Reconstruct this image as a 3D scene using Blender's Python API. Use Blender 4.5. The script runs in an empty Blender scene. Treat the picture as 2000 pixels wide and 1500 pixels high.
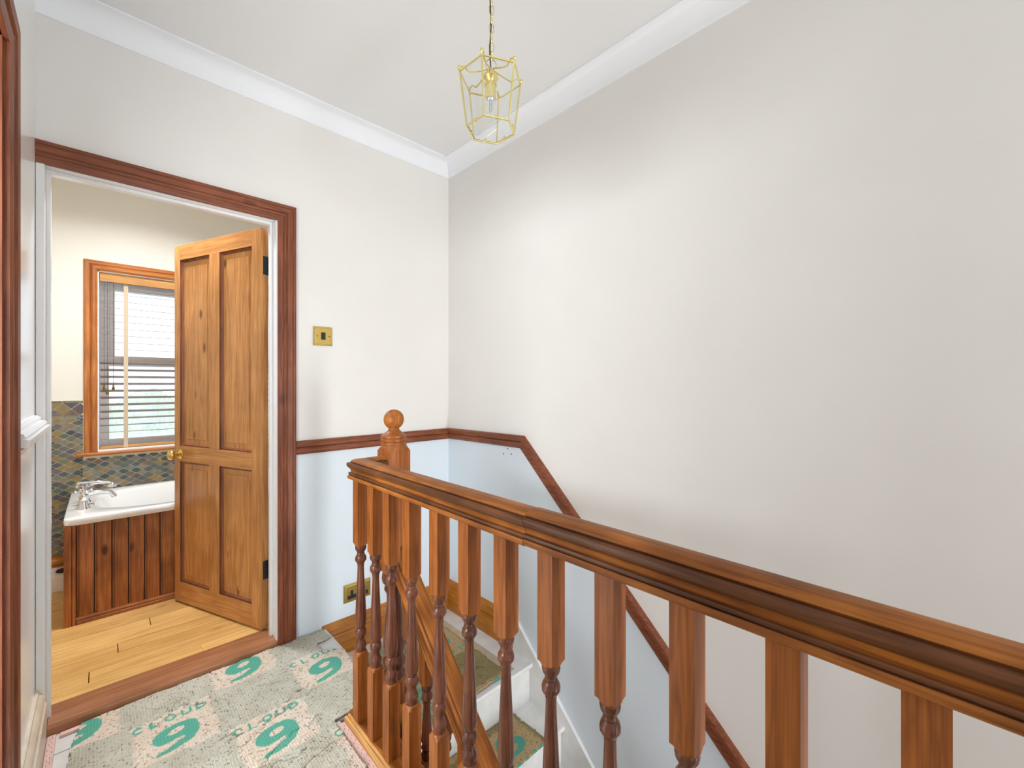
import bpy, bmesh, math, random
import numpy as np
from mathutils import Vector, Matrix

random.seed(7)
rng = np.random.default_rng(7)
scene = bpy.context.scene
COL = scene.collection

# ------------------------------------------------------------------ camera, light, exposure
H = 1.24                                    # eye height above the landing
YAW = math.radians(43.8648)
cam_d = bpy.data.cameras.new('camera')
cam_d.sensor_width = 36.0
cam_d.lens = 832.35 / 2000.0 * 36.0
cam_d.clip_start = 0.02
cam = bpy.data.objects.new('camera', cam_d)
cam.location = (0, 0, H)
cam.rotation_euler = (math.pi / 2, 0, -YAW)
COL.objects.link(cam)
scene.camera = cam

scene.view_settings.view_transform = 'Standard'
scene.view_settings.look = 'None'
scene.view_settings.gamma = 1.0
scene.view_settings.use_curve_mapping = False
scene.view_settings.exposure = 0.0
scene.cycles.use_denoising = True
scene.cycles.max_bounces = 7
scene.cycles.diffuse_bounces = 5
scene.cycles.glossy_bounces = 3
scene.cycles.transparent_max_bounces = 12
scene.cycles.use_adaptive_sampling = True
scene.cycles.adaptive_threshold = 0.045
scene.cycles.sample_clamp_indirect = 8.0
scene.cycles.caustics_reflective = False
scene.cycles.caustics_refractive = False

world = bpy.data.worlds.new('world')
scene.world = world
world.use_nodes = True
bg = world.node_tree.nodes['Background']
bg.inputs['Color'].default_value = (0.90, 0.95, 1.0, 1)
bg.inputs['Strength'].default_value = 2.6


def area(name, loc, rot, sx, sy, power, color=(1, 1, 1), portal=False):
    l = bpy.data.lights.new(name, 'AREA')
    l.shape = 'RECTANGLE'
    l.size = sx
    l.size_y = sy
    l.energy = power
    l.color = color
    if portal:
        l.cycles.is_portal = True
    o = bpy.data.objects.new(name, l)
    o.location = loc
    o.rotation_euler = rot
    COL.objects.link(o)
    o['kind'] = 'helper'
    return o


# fill lamps added at unseen windows: stairwell end and room on the left
area('stairwell_fill_daylight', (1.11, -4.22, 0.43), (math.pi / 2, 0, 0), 0.76, 1.62, 66, (0.92, 0.96, 1.0))
area('hall_fill_daylight', (1.11, -4.22, -1.15), (math.pi / 2, 0, 0), 0.76, 1.50, 72, (0.92, 0.96, 1.0))
area('side_room_fill_daylight', (-1.30, -0.92, 1.45), (math.pi / 2, 0, 0), 1.28, 1.38, 50, (0.90, 0.95, 1.0))
area('side_room_high_fill_daylight', (-2.42, 0.75, 1.80), (math.pi / 2, 0, -math.pi / 2), 1.78, 0.48, 66, (0.90, 0.95, 1.0))

# ------------------------------------------------------------------ dimensions
D = 2.2186        # back wall of the landing
XR = 1.576        # right wall
XL = -0.168       # left wall
CEIL = 2.62
YB = 3.80         # bathroom window wall
ZF = 0.035        # bathroom floor
YREAR = -4.20
LOW = -2.62       # hall floor downstairs
TH = 0.112        # landing/bathroom wall thickness

# ------------------------------------------------------------------ materials


def lin(r, g, b):
    f = lambda c: (c / 255 / 12.92) if c / 255 <= 0.04045 else ((c / 255 + 0.055) / 1.055) ** 2.4
    return (f(r), f(g), f(b), 1.0)


class NT:
    def __init__(self, name):
        self.m = bpy.data.materials.new(name)
        self.m.use_nodes = True
        self.t = self.m.node_tree
        self.t.nodes.clear()
        self.out = self.t.nodes.new('ShaderNodeOutputMaterial')
        self.b = self.t.nodes.new('ShaderNodeBsdfPrincipled')
        self.t.links.new(self.b.outputs[0], self.out.inputs[0])

    def n(self, kind, **kw):
        nd = self.t.nodes.new('ShaderNode' + kind)
        for k, v in kw.items():
            setattr(nd, k, v)
        return nd

    def l(self, a, b):
        self.t.links.new(a, b)

    def setv(self, **kw):
        for k, v in kw.items():
            self.b.inputs[k.replace('_', ' ')].default_value = v

    def math(self, op, a, b=None, c=None):
        nd = self.n('Math', operation=op)
        for i, v in enumerate((a, b, c)):
            if v is None:
                continue
            if isinstance(v, (int, float)):
                nd.inputs[i].default_value = v
            else:
                self.l(v, nd.inputs[i])
        return nd.outputs[0]

    def mix(self, fac, a, b, blend='MIX'):
        nd = self.n('Mix', data_type='RGBA', blend_type=blend)
        for sock, v in ((nd.inputs[0], fac), (nd.inputs[6], a), (nd.inputs[7], b)):
            if isinstance(v, (int, float)):
                sock.default_value = v
            elif isinstance(v, tuple):
                sock.default_value = v
            else:
                self.l(v, sock)
        return nd.outputs[2]

    def ramp(self, fac, stops):
        nd = self.n('ValToRGB')
        e = nd.color_ramp.elements
        while len(e) < len(stops):
            e.new(0.5)
        for i, (p, c) in enumerate(stops):
            e[i].position = p
            e[i].color = c if len(c) == 4 else (*c, 1)
        self.l(fac, nd.inputs[0])
        return nd.outputs[0]

    def coords(self, scale=(1, 1, 1), rand=False):
        tc = self.n('TexCoord')
        mp = self.n('Mapping')
        mp.inputs['Scale'].default_value = scale
        self.l(tc.outputs['Object'], mp.inputs[0])
        if rand:
            oi = self.n('ObjectInfo')
            cx = self.n('CombineXYZ')
            k = self.math('MULTIPLY', oi.outputs['Random'], 37.0)
            for i in range(3):
                self.l(k, cx.inputs[i])
            self.l(cx.outputs[0], mp.inputs['Location'])
        return mp.outputs[0]

    def noise(self, vec, scale, detail=4, rough=0.55, dist=0.0):
        nd = self.n('TexNoise')
        nd.inputs['Scale'].default_value = scale
        nd.inputs['Detail'].default_value = detail
        nd.inputs['Roughness'].default_value = rough
        nd.inputs['Distortion'].default_value = dist
        self.l(vec, nd.inputs['Vector'])
        return nd.outputs[0]

    def bump(self, h, strength=0.3, dist=0.002):
        nd = self.n('Bump')
        nd.inputs['Strength'].default_value = strength
        nd.inputs['Distance'].default_value = dist
        self.l(h, nd.inputs['Height'])
        self.l(nd.outputs[0], self.b.inputs['Normal'])
        return nd


def plain(name, rgb, rough=0.5, metal=0.0, coat=0.0, noise_amt=0.03, bump=0.0, scale=40):
    t = NT(name)
    c = lin(*rgb)
    if noise_amt <= 0.03:
        t.setv(Base_Color=c, Roughness=rough, Metallic=metal, Coat_Weight=coat)
        t.b.inputs['Coat Roughness'].default_value = 0.12
        return t.m
    v = t.coords()
    nz = t.noise(v, scale, 2)
    d = tuple(x * (1 - noise_amt * 2) for x in c[:3]) + (1,)
    col = t.ramp(nz, [(0.3, d), (0.7, c)])
    t.l(col, t.b.inputs['Base Color'])
    t.setv(Roughness=rough, Metallic=metal, Coat_Weight=coat)
    t.b.inputs['Coat Roughness'].default_value = 0.12
    return t.m


def wood(name, light, dark, axis, rough=0.36, coat=0.25, knots=0.5, rings=7.0, blot=0.35, knot_rgb=(70, 34, 20), rand=True, vary=0.0):
    """stained pine with the grain along one axis (0, 1, 2)"""
    t = NT(name)
    cl, cd = lin(*light), lin(*dark)
    s = [1.0, 1.0, 1.0]
    s[axis] = 0.055
    v = t.coords(tuple(s), rand)
    n1 = t.noise(v, rings * 7.0, 2, 0.5, 0.5)
    wave = t.math('PINGPONG', t.math('MULTIPLY', n1, 7.0), 1.0)
    s2 = [1.0, 1.0, 1.0]
    s2[axis] = 0.02
    v2 = t.coords(tuple(s2), rand)
    fine = t.noise(v2, 330, 1, 0.6)
    g = t.math('ADD', t.math('MULTIPLY', wave, 0.42), t.math('MULTIPLY', fine, 0.58))
    mid = tuple((a + b) / 2 for a, b in zip(cl, cd))
    col = t.ramp(g, [(0.10, cd), (0.45, mid), (0.80, cl)])
    v3 = t.coords((1, 1, 1), rand)
    b = t.noise(v3, 5.0, 2, 0.6)
    bl = t.ramp(b, [(0.35, (1 - blot, 1 - blot * 1.15, 1 - blot * 1.3)), (0.62, (1, 1, 1))])
    col = t.mix(1.0, col, bl, 'MULTIPLY')
    if vary > 0:
        oi = t.n('ObjectInfo')
        vr = t.ramp(oi.outputs['Random'], [(0.0, (1 - vary, 1 - vary * 1.15, 1 - vary * 1.4)), (1.0, (1, 1, 1))])
        col = t.mix(1.0, col, vr, 'MULTIPLY')
    if knots > 0:
        s4 = [9.0, 9.0, 9.0]
        s4[axis] = 4.0
        v4 = t.coords(tuple(s4), rand)
        vo = t.n('TexVoronoi')
        vo.inputs['Scale'].default_value = 1.0
        dn = t.n('VectorMath', operation='ADD')
        nzv = t.n('TexNoise')
        nzv.inputs['Scale'].default_value = 3.0
        t.l(v4, nzv.inputs['Vector'])
        sc = t.n('VectorMath', operation='SCALE')
        sc.inputs['Scale'].default_value = 0.10
        t.l(nzv.outputs['Color'], sc.inputs[0])
        t.l(v4, dn.inputs[0])
        t.l(sc.outputs[0], dn.inputs[1])
        t.l(dn.outputs[0], vo.inputs['Vector'])
        kf = t.ramp(vo.outputs['Distance'], [(0.06, (1, 1, 1)), (0.15, (0, 0, 0))])
        kf = t.math('MULTIPLY', kf, knots)
        col = t.mix(kf, col, lin(*knot_rgb))
    t.l(col, t.b.inputs['Base Color'])
    t.setv(Roughness=rough, Coat_Weight=coat * 0.6)
    t.b.inputs['Specular IOR Level'].default_value = 0.3
    t.b.inputs['Coat Roughness'].default_value = 0.2
    return t.m


def paint_wall(name, upper, lower, slope=False, rough=0.75):
    """two emulsion colours that meet behind the dado rail"""
    t = NT(name)
    tc = t.n('TexCoord')
    sp = t.n('SeparateXYZ')
    t.l(tc.outputs['Object'], sp.inputs[0])
    z, y = sp.outputs['Z'], sp.outputs['Y']
    if slope:
        drop = t.math('MULTIPLY', t.math('MAXIMUM', t.math('SUBTRACT', 1.57, y), 0.0), 0.966)
        lim = t.math('SUBTRACT', 0.932, drop)
    else:
        lim = 0.932
    f = t.math('GREATER_THAN', z, lim)
    v = t.coords()
    nz = t.noise(v, 2.2, 2)
    up = t.ramp(nz, [(0.3, tuple(c * 0.965 for c in lin(*upper)[:3])), (0.7, lin(*upper))])
    lo = t.ramp(nz, [(0.3, tuple(c * 0.965 for c in lin(*lower)[:3])), (0.7, lin(*lower))])
    t.l(t.mix(f, lo, up), t.b.inputs['Base Color'])
    t.setv(Roughness=rough)
    t.b.inputs['Specular IOR Level'].default_value = 0.3
    return t.m


CREAM = (237, 234, 230)
BLUE = (226, 236, 244)
M = {}
M['wall_back'] = paint_wall('emulsion_back', CREAM, BLUE)
M['wall_right'] = paint_wall('emulsion_right', CREAM, BLUE, True)
M['wall_left'] = plain('satin_white_wall', (246, 248, 247), 0.22, 0, 0.0, 0.02, 0.05)
M['wall_bath'] = plain('cream_bathroom_paint', (229, 225, 214), 0.7, 0, 0, 0.03, 0.08)
M['ceiling'] = plain('white_ceiling_paint', (238, 238, 238), 0.8, 0, 0, 0.01, 0.1)
M['cornice'] = plain('white_cornice_paint', (244, 246, 250), 0.6, 0, 0, 0.01, 0.05)
M['gloss'] = plain('white_gloss_paint', (238, 239, 240), 0.25, 0, 0.2, 0.02)
M['gloss_worn'] = plain('worn_white_gloss', (232, 222, 203), 0.35, 0, 0.0, 0.10, 0, 14)
M['stair_white'] = plain('white_painted_stair', (240, 240, 238), 0.45, 0, 0, 0.06, 0.05, 12)
M['board_white'] = plain('whitened_floorboard', (222, 220, 216), 0.6, 0, 0, 0.07, 0.1, 10)
M['room'] = plain('plain_room_paint', (240, 238, 234), 0.8)
for i, ax in enumerate('xyz'):
    M['door_' + ax] = wood('door_pine_' + ax, (212, 154, 94), (168, 108, 54), i, 0.30, 0.3, 0.85, 6, 0.20, (86, 46, 30))
    M['trim_' + ax] = wood('stained_trim_' + ax, (154, 90, 60), (102, 52, 34), i, 0.45, 0.08, 0.5, 8, 0.22, (50, 24, 22))
    M['rail_' + ax] = wood('handrail_pine_' + ax, (192, 118, 46), (130, 72, 26), i, 0.5, 0.0, 0.25, 7, 0.5)
    M['baluster_' + ax] = wood('baluster_pine_' + ax, (178, 104, 44), (126, 66, 26), i, 0.40, 0.15, 0.3, 8, 0.25)
    M['skirt_' + ax] = wood('skirting_pine_' + ax, (206, 138, 54), (158, 94, 30), i, 0.42, 0.1, 0.3, 7, 0.25)
    M['panel_' + ax] = wood('bath_panel_pine_' + ax, (186, 118, 66), (132, 76, 40), i, 0.38, 0.2, 0.9, 6, 0.4, (60, 28, 20))
    M['winwood_' + ax] = wood('window_pine_' + ax, (206, 134, 70), (160, 88, 46), i, 0.4, 0.2, 0.5, 7, 0.25, (90, 40, 24))
M['door_bead'] = wood('door_bead_shade', (150, 92, 56), (104, 60, 40), 2, 0.4, 0.2, 0.0, 6, 0.2)  # darker wood, panel recess shade put into the bead colour
M['turned'] = wood('turned_dark_stain', (130, 76, 52), (82, 42, 32), 2, 0.24, 0.45, 0.2, 8, 0.35)
M['rail_dark'] = wood('handrail_dark_stain', (132, 80, 42), (78, 44, 28), 1, 0.34, 0.3, 0.15, 7, 0.55)
M['floor_pine'] = wood('floor_pine', (246, 204, 134), (216, 160, 86), 0, 0.3, 0.3, 0.35, 5, 0.12, (120, 74, 34), vary=0.14)
M['threshold'] = wood('threshold_hardwood', (182, 128, 92), (152, 98, 66), 0, 0.22, 0.6, 0.0, 6, 0.15)
M['bead'] = wood('pale_bead', (226, 176, 108), (176, 118, 62), 1, 0.4, 0.1, 0.1, 6, 0.2)
M['blind'] = wood('blind_timber', (214, 160, 92), (184, 128, 68), 0, 0.4, 0.1, 0.0, 6, 0.1)
M['slat'] = wood('blind_slat_timber', (176, 150, 130), (140, 112, 94), 0, 0.4, 0.1, 0.0, 6, 0.1)
M['tape'] = plain('blind_tape', (206, 186, 160), 0.8)
M['brass'] = plain('polished_brass', (226, 196, 116), 0.22, 1.0, 0, 0.02)
M['brass_pale'] = plain('pale_lacquered_brass', (238, 220, 140), 0.25, 0.85, 0.3, 0.02)
M['brass_dull'] = plain('dull_brass', (150, 112, 50), 0.3, 1.0, 0, 0.05)
M['sleeve'] = plain('candle_sleeve', (232, 214, 150), 0.4, 0.3)
M['chrome'] = plain('chrome', (230, 232, 236), 0.06, 1.0, 0, 0.0)
M['black'] = plain('black_plastic', (22, 24, 32), 0.4)
M['iron'] = plain('dark_iron', (58, 64, 66), 0.5, 0.6)
M['cable'] = plain('brown_flex', (70, 56, 44), 0.6)
M['enamel'] = plain('white_bath_enamel', (240, 240, 238), 0.08, 0, 0.5, 0.0)
M['upvc'] = plain('white_window_frame', (248, 250, 252), 0.3)
M['grout'] = plain('cream_grout', (242, 234, 204), 0.9, 0, 0, 0.04, 0.2, 60)
M['gripper'] = plain('pink_gripper_rod', (232, 196, 186), 0.7, 0, 0, 0.10, 0.2, 30)
M['foliage'] = plain('tree_foliage', (168, 182, 84), 0.9, 0, 0, 0.25, 0.4, 6)
M['slate'] = plain('slate_roof', (92, 108, 130), 0.7, 0, 0, 0.1, 0.3, 10)
M['grass'] = plain('lawn_grass', (120, 134, 70), 0.9, 0, 0, 0.2, 0.3, 3)
M['tray'] = plain('carpet_edge_tape', (206, 190, 160), 0.85, 0, 0, 0.08, 0.2, 20)


def mat_glass(name, tint, rough=0.0, body=0.0, green=None):
    t = NT(name)
    t.t.nodes.remove(t.b)
    tr = t.n('BsdfTransparent')
    tr.inputs[0].default_value = tint
    gl = t.n('BsdfGlossy')
    gl.inputs['Roughness'].default_value = rough
    gl.inputs[0].default_value = (1, 1, 1, 1)
    fr = t.n('LayerWeight')
    fr.inputs[0].default_value = 0.25
    mx = t.n('MixShader')
    t.l(t.math('ADD', t.math('MULTIPLY', t.math('POWER', fr.outputs['Facing'], 4.0), 0.6), 0.04), mx.inputs[0])
    t.l(tr.outputs[0], mx.inputs[1])
    t.l(gl.outputs[0], mx.inputs[2])
    last = mx
    if body > 0:
        tl = t.n('BsdfTranslucent')
        tl.inputs[0].default_value = (0.9, 0.95, 1, 1)
        v = t.coords((1, 1, 0.25))
        nz = t.noise(v, 90, 3)
        fac = t.math('MULTIPLY', nz, body * 2)
        m2 = t.n('MixShader')
        t.l(fac, m2.inputs[0])
        t.l(mx.outputs[0], m2.inputs[1])
        t.l(tl.outputs[0], m2.inputs[2])
        last = m2
    t.l(last.outputs[0], t.out.inputs[0])
    return t.m


M['glass'] = mat_glass('clear_lantern_glass', (0.985, 0.992, 0.988, 1))
M['glass_edge'] = plain('green_glass_edge', (120, 158, 140), 0.15)
M['obscure'] = mat_glass('obscured_window_glass', (0.90, 0.95, 1.0, 1), 0.15, 0.35)


def mat_underlay(name='waffle_underlay', base_a=(178, 173, 152), base_b=(206, 203, 187), pale_a=(226, 206, 184), pale_b=(236, 220, 204), threadc=(232, 232, 224)):
    """rubber waffle underlay: net of threads, smooth printed patches, teal print"""
    t = NT(name)
    at = t.n('Attribute', attribute_name='print_mask')
    sp = t.n('SeparateColor')
    t.l(at.outputs['Color'], sp.inputs[0])
    pr, patch, crack = sp.outputs[0], sp.outputs[1], sp.outputs[2]
    tc = t.n('TexCoord')
    s3 = t.n('SeparateXYZ')
    t.l(tc.outputs['Object'], s3.inputs[0])
    P = 0.0088
    px = t.math('PINGPONG', s3.outputs['X'], P / 2)
    py = t.math('PINGPONG', s3.outputs['Y'], P / 2)
    lx = t.math('SMOOTH_MIN', t.math('DIVIDE', px, P / 2), 1.0, 0.1)
    ly = t.math('SMOOTH_MIN', t.math('DIVIDE', py, P / 2), 1.0, 0.1)
    dx = t.ramp(lx, [(0.0, (1, 1, 1)), (0.36, (0, 0, 0))])
    dy = t.ramp(ly, [(0.0, (1, 1, 1)), (0.30, (0, 0, 0))])
    net = t.math('MAXIMUM', dx, dy)
    v = t.coords()
    n1 = t.noise(v, 9, 4)
    n2 = t.noise(v, 105, 3, 0.65)
    base = t.ramp(n1, [(0.3, lin(*base_a)), (0.7, lin(*base_b))])
    pale = t.ramp(n1, [(0.3, lin(*pale_a)), (0.7, lin(*pale_b))])
    col = t.mix(patch, base, pale)
    holes = t.ramp(n2, [(0.36, (1, 1, 1)), (0.45, (0, 0, 0))])
    cell = t.math('MULTIPLY', holes, t.math('SUBTRACT', 1.0, net))
    col = t.mix(t.math('MULTIPLY', cell, 0.85), col, lin(92, 78, 54))
    thread = t.math('MULTIPLY', net, t.math('SUBTRACT', 0.62, t.math('MULTIPLY', patch, 0.3)))
    col = t.mix(thread, col, lin(*threadc))
    teal = t.mix(t.math('MULTIPLY', net, 0.35), lin(84, 170, 148), lin(180, 218, 204))
    col = t.mix(pr, col, teal)
    col = t.mix(t.math('MULTIPLY', crack, 0.8), col, lin(70, 56, 42))
    t.l(col, t.b.inputs['Base Color'])
    t.setv(Roughness=0.9)
    t.b.inputs['Specular IOR Level'].default_value = 0.15
    hgt = t.math('ADD', t.math('MULTIPLY', net, 0.6), t.math('MULTIPLY', n2, 0.6))
    t.bump(hgt, 0.8, 0.003)
    return t.m


M['underlay'] = mat_underlay()
M['underlay_olive'] = mat_underlay('olive_underlay', (142, 126, 84), (168, 152, 108), (196, 164, 118), (208, 180, 138), (176, 164, 120))  # darker, browner olive version for the stair sheets

# ------------------------------------------------------------------ mesh helpers


class MB:
    def __init__(self):
        self.v = []
        self.f = []
        self.mi = []
        self.cur = 0

    def add(self, vs, fs):
        o = len(self.v)
        self.v += [tuple(map(float, p)) for p in vs]
        self.f += [tuple(i + o for i in f) for f in fs]
        self.mi += [self.cur] * len(fs)
        return self

    def box(self, x0, x1, y0, y1, z0, z1):
        vs = [(x, y, z) for z in (z0, z1) for y in (y0, y1) for x in (x0, x1)]
        return self.add(vs, [(0, 2, 3, 1), (4, 5, 7, 6), (0, 1, 5, 4), (2, 6, 7, 3), (0, 4, 6, 2), (1, 3, 7, 5)])

    def rings(self, rings, cap0=True, cap1=True):
        n = len(rings[0])
        vs = [p for r in rings for p in r]
        fs = []
        for k in range(len(rings) - 1):
            for i in range(n):
                j = (i + 1) % n
                fs.append((k * n + i, k * n + j, (k + 1) * n + j, (k + 1) * n + i))
        if cap0:
            fs.append(tuple(range(n - 1, -1, -1)))
        if cap1:
            fs.append(tuple((len(rings) - 1) * n + i for i in range(n)))
        return self.add(vs, fs)

    def lathe(self, prof, c=(0, 0, 0), seg=24, axis=2):
        """prof: list of (height, radius) along the axis"""
        rs = []
        for h, r in prof:
            ring = []
            for i in range(seg):
                a = 2 * math.pi * i / seg
                p = [0, 0, 0]
                p[axis] = h
                p[(axis + 1) % 3] = r * math.cos(a)
                p[(axis + 2) % 3] = r * math.sin(a)
                ring.append((p[0] + c[0], p[1] + c[1], p[2] + c[2]))
            rs.append(ring)
        return self.rings(rs)

    def tube(self, pts, r, seg=8):
        pts = [Vector(p) for p in pts]
        rs = []
        up = Vector((0.13, 0.31, 0.94))
        for i, p in enumerate(pts):
            t = (pts[min(i + 1, len(pts) - 1)] - pts[max(i - 1, 0)]).normalized()
            a = t.cross(up)
            if a.length < 0.05:
                a = t.cross(Vector((1, 0, 0)))
            a.normalize()
            b = t.cross(a).normalized()
            rr = r[i] if isinstance(r, (list, tuple)) else r
            rs.append([tuple(p + a * rr * math.cos(2 * math.pi * k / seg) + b * rr * math.sin(2 * math.pi * k / seg)) for k in range(seg)])
        return self.rings(rs)

    def sweep(self, path, prof, N):
        """sweep a profile [(a, b)] along a planar path, a along N x tangent, b along N, mitred corners"""
        P = [Vector(p) for p in path]
        N = Vector(N).normalized()
        rs = []
        for i, p in enumerate(P):
            if i == 0:
                s = N.cross((P[1] - P[0]).normalized())
            elif i == len(P) - 1:
                s = N.cross((P[-1] - P[-2]).normalized())
            else:
                s1 = N.cross((P[i] - P[i - 1]).normalized())
                s2 = N.cross((P[i + 1] - P[i]).normalized())
                s = (s1 + s2).normalized()
                s = s / max(0.2, s.dot(s1))
            rs.append([tuple(p + s * a + N * b) for a, b in prof])
        return self.rings(rs)

    def prism(self, poly, axis, a, b):
        """poly of 2-D points in the two other axes (in x, y, z order), from a to b along axis"""
        def mk(p, h):
            q = list(p)
            q.insert(axis, h)
            return tuple(q)
        return self.rings([[mk(p, a) for p in poly], [mk(p, b) for p in poly]])

    def build(self, name, mat, parent=None, smooth=None, bevel=0.0, local=False):
        me = bpy.data.meshes.new(name)
        me.from_pydata(self.v, [], self.f)
        mats = mat if isinstance(mat, (list, tuple)) else [mat]
        for m in mats:
            me.materials.append(m)
        if len(mats) > 1:
            me.polygons.foreach_set('material_index', self.mi)
        bm = bmesh.new()
        bm.from_mesh(me)
        bmesh.ops.recalc_face_normals(bm, faces=bm.faces[:])
        if bevel > 0:
            es = [e for e in bm.edges if len(e.link_faces) == 2 and e.calc_face_angle(0) > 0.6]
            bmesh.ops.bevel(bm, geom=es, offset=bevel, segments=2, profile=0.7, affect='EDGES', clamp_overlap=True)
        bm.to_mesh(me)
        bm.free()
        if smooth is not None:
            me.polygons.foreach_set('use_smooth', [True] * len(me.polygons))
            me.set_sharp_from_angle(angle=math.radians(smooth))
        me.update()
        o = bpy.data.objects.new(name, me)
        COL.objects.link(o)
        if parent is not None:
            o.parent = parent
            if not local:
                root = parent
                mw = Matrix.Identity(4)
                chain = []
                while root is not None:
                    chain.append(root)
                    root = root.parent
                for r in reversed(chain):
                    mw = mw @ r.matrix_parent_inverse @ r.matrix_basis
                o.matrix_parent_inverse = mw.inverted()
        return o


def tag(o, label, cat, group=None, kind=None):
    o['label'] = label
    o['category'] = cat
    if group:
        o['group'] = group
    if kind:
        o['kind'] = kind
    return o


def empty(name, loc, label=None, cat=None, group=None, kind=None, rz=0.0):
    o = bpy.data.objects.new(name, None)
    o.location = loc
    o.rotation_euler = (0, 0, rz)
    o.empty_display_size = 0.05
    COL.objects.link(o)
    if label:
        tag(o, label, cat, group, kind)
    return o


def copy_part(src, parent, loc=None):
    c = src.copy()
    COL.objects.link(c)
    c.parent = parent
    if loc is not None:
        c.location = loc
    return c


# ------------------------------------------------------------------ the room shell
# back wall with the bathroom doorway (opening X -0.158 .. 0.600, up to z 2.022)
OX0, OX1, OZ = -0.160, 0.603, 2.026
w = MB()
w.box(XL - 0.1, OX0, D, D + TH, -0.02, CEIL)
w.box(OX1, XR, D, D + TH, -0.5, CEIL)
w.box(OX0, OX1, D, D + TH, OZ, CEIL)
tag(w.build('wall_back', M['wall_back']), 'cream over pale blue wall with the bathroom doorway and a wooden dado', 'wall', kind='structure')

# right wall, two storeys
w = MB()
w.box(XR, XR + 0.1, YREAR - 0.1, D, LOW, CEIL)
rw = tag(w.build('wall_right', M['wall_right']), 'long cream wall above the stairs, pale blue below its sloping dado', 'wall', kind='structure')
for i, (y, z) in enumerate([(1.708, 0.860), (1.672, 0.891), (1.644, 0.865)]):
    b = MB()
    b.lathe([(XR - 0.0007, 0.0042), (XR - 0.0012, 0.003)], (0, y, z), 8, 0)
    b.build('screw_hole', M['black'], rw)

# left wall: doorway to the side room (Y 0.72 .. 1.53)
DY0, DY1, DZ = 0.70, 1.520, 2.030
w = MB()
w.box(XL - 0.1, XL, DY1, D, -0.02, CEIL)
w.box(XL - 0.1, XL, YREAR, DY0, -0.02, CEIL)
w.box(XL - 0.1, XL, DY0, DY1, DZ, CEIL)
tag(w.build('wall_left', M['wall_left']), 'narrow glossy white wall beside the bathroom doorway', 'wall', kind='structure')

# rear wall behind the camera; its tall window is added to light the stairs
RX0, RX1, RZ0, RZ1 = 0.72, 1.50, -1.90, 1.25
w = MB()
w.box(XL - 0.1, XR, YREAR - 0.1, YREAR, LOW, RZ0)
w.box(XL - 0.1, XR, YREAR - 0.1, YREAR, RZ1, CEIL)
w.box(XL - 0.1, RX0, YREAR - 0.1, YREAR, RZ0, RZ1)
w.box(RX1, XR, YREAR - 0.1, YREAR, RZ0, RZ1)
tag(w.build('wall_rear', M['room']), 'cream end wall of the stairwell with an added tall window', 'wall', kind='structure')
w = MB()
for x0, x1, z0, z1 in [(RX0, RX0 + .04, RZ0, RZ1), (RX1 - .04, RX1, RZ0, RZ1), (RX0, RX1, RZ0, RZ0 + .04), (RX0, RX1, RZ1 - .04, RZ1), (RX0, RX1, 0.05, 0.09)]:
    w.box(x0, x1, YREAR - 0.08, YREAR - 0.03, z0, z1)
tag(w.build('added_window_2', M['upvc']), 'added unseen tall white framed window lighting the stairwell', 'window', kind='structure')

# ceiling over the landing
w = MB()
w.box(XL - 0.1, XR + 0.1, YREAR - 0.1, D + TH, CEIL, CEIL + 0.08)
tag(w.build('ceiling', M['ceiling']), 'plain white ceiling above the landing', 'ceiling', kind='structure')

# coved cornice along the back and right walls
cp = [(0.0, 0.0)]
for k in range(9):
    a = math.pi / 2 * k / 8
    cp.append((0.007 + 0.073 * (1 - math.cos(a)), -0.083 + 0.076 * math.sin(a)))
cp = [(0, 0), (0, -0.087), (0.006, -0.087)] + cp[1:] + [(0.080, -0.005), (0.080, 0)]
w = MB()
w.sweep([(XR, YREAR, CEIL), (XR, D, CEIL), (XL, D, CEIL)], cp, (0, 0, 1))
tag(w.build('trim_1', M['cornice'], smooth=25), 'white coved cornice around the ceiling edge', 'cornice', kind='structure')

# landing floor: painted boards across
fl = empty('floor', (0.2, 0.5, -0.03), 'whitened floorboards of the landing showing beside the underlay', 'floor', kind='structure')
y = D - 0.005
k = 0
while y > YREAR:
    y0 = max(YREAR, y - 0.128)
    b = MB()
    b.box(XL + 0.002, 0.63 if y0 < 1.56 else 0.815, y0 + 0.0035, y, -0.024, 0.0)
    b.build('floorboard', M['board_white'], fl)
    y -= 0.128
    k += 1
b = MB()
b.box(XL, 0.63, YREAR, D, -0.22, -0.025)
b.box(0.63, 0.79, 1.56, D, -0.22, -0.025)
b.build('joist_deck', M['black'], fl)

# side room on the left (unseen windows placed to light the landing)
w = MB()
SX, SY0, SY1 = -2.4, -0.9, 2.4
w.box(SX, XL - 0.1, SY0, SY1, -0.1, 0.0)
w.box(SX, XL - 0.1, SY0, SY1, CEIL, CEIL + 0.08)
w.box(SX, XL - 0.1, SY1, SY1 + 0.1, -0.1, CEIL)
w.box(SX - 0.1, SX, SY0, SY1, -0.1, 1.55)
w.box(SX - 0.1, SX, SY0, SY1, 2.05, CEIL)
w.box(SX - 0.1, SX, SY0, -0.15, 1.55, 2.05)
w.box(SX - 0.1, SX, 1.65, SY1, 1.55, 2.05)
w.box(SX, XL - 0.1, SY0 - 0.1, SY0, -0.1, 0.75)
w.box(SX, XL - 0.1, SY0 - 0.1, SY0, 2.15, CEIL)
w.box(SX, -1.95, SY0 - 0.1, SY0, 0.75, 2.15)
w.box(-0.65, XL - 0.1, SY0 - 0.1, SY0, 0.75, 2.15)
tag(w.build('wall_side_room', M['room']), 'plain pale walls of the room beyond the side doorway', 'room', kind='structure')
w = MB()
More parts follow.
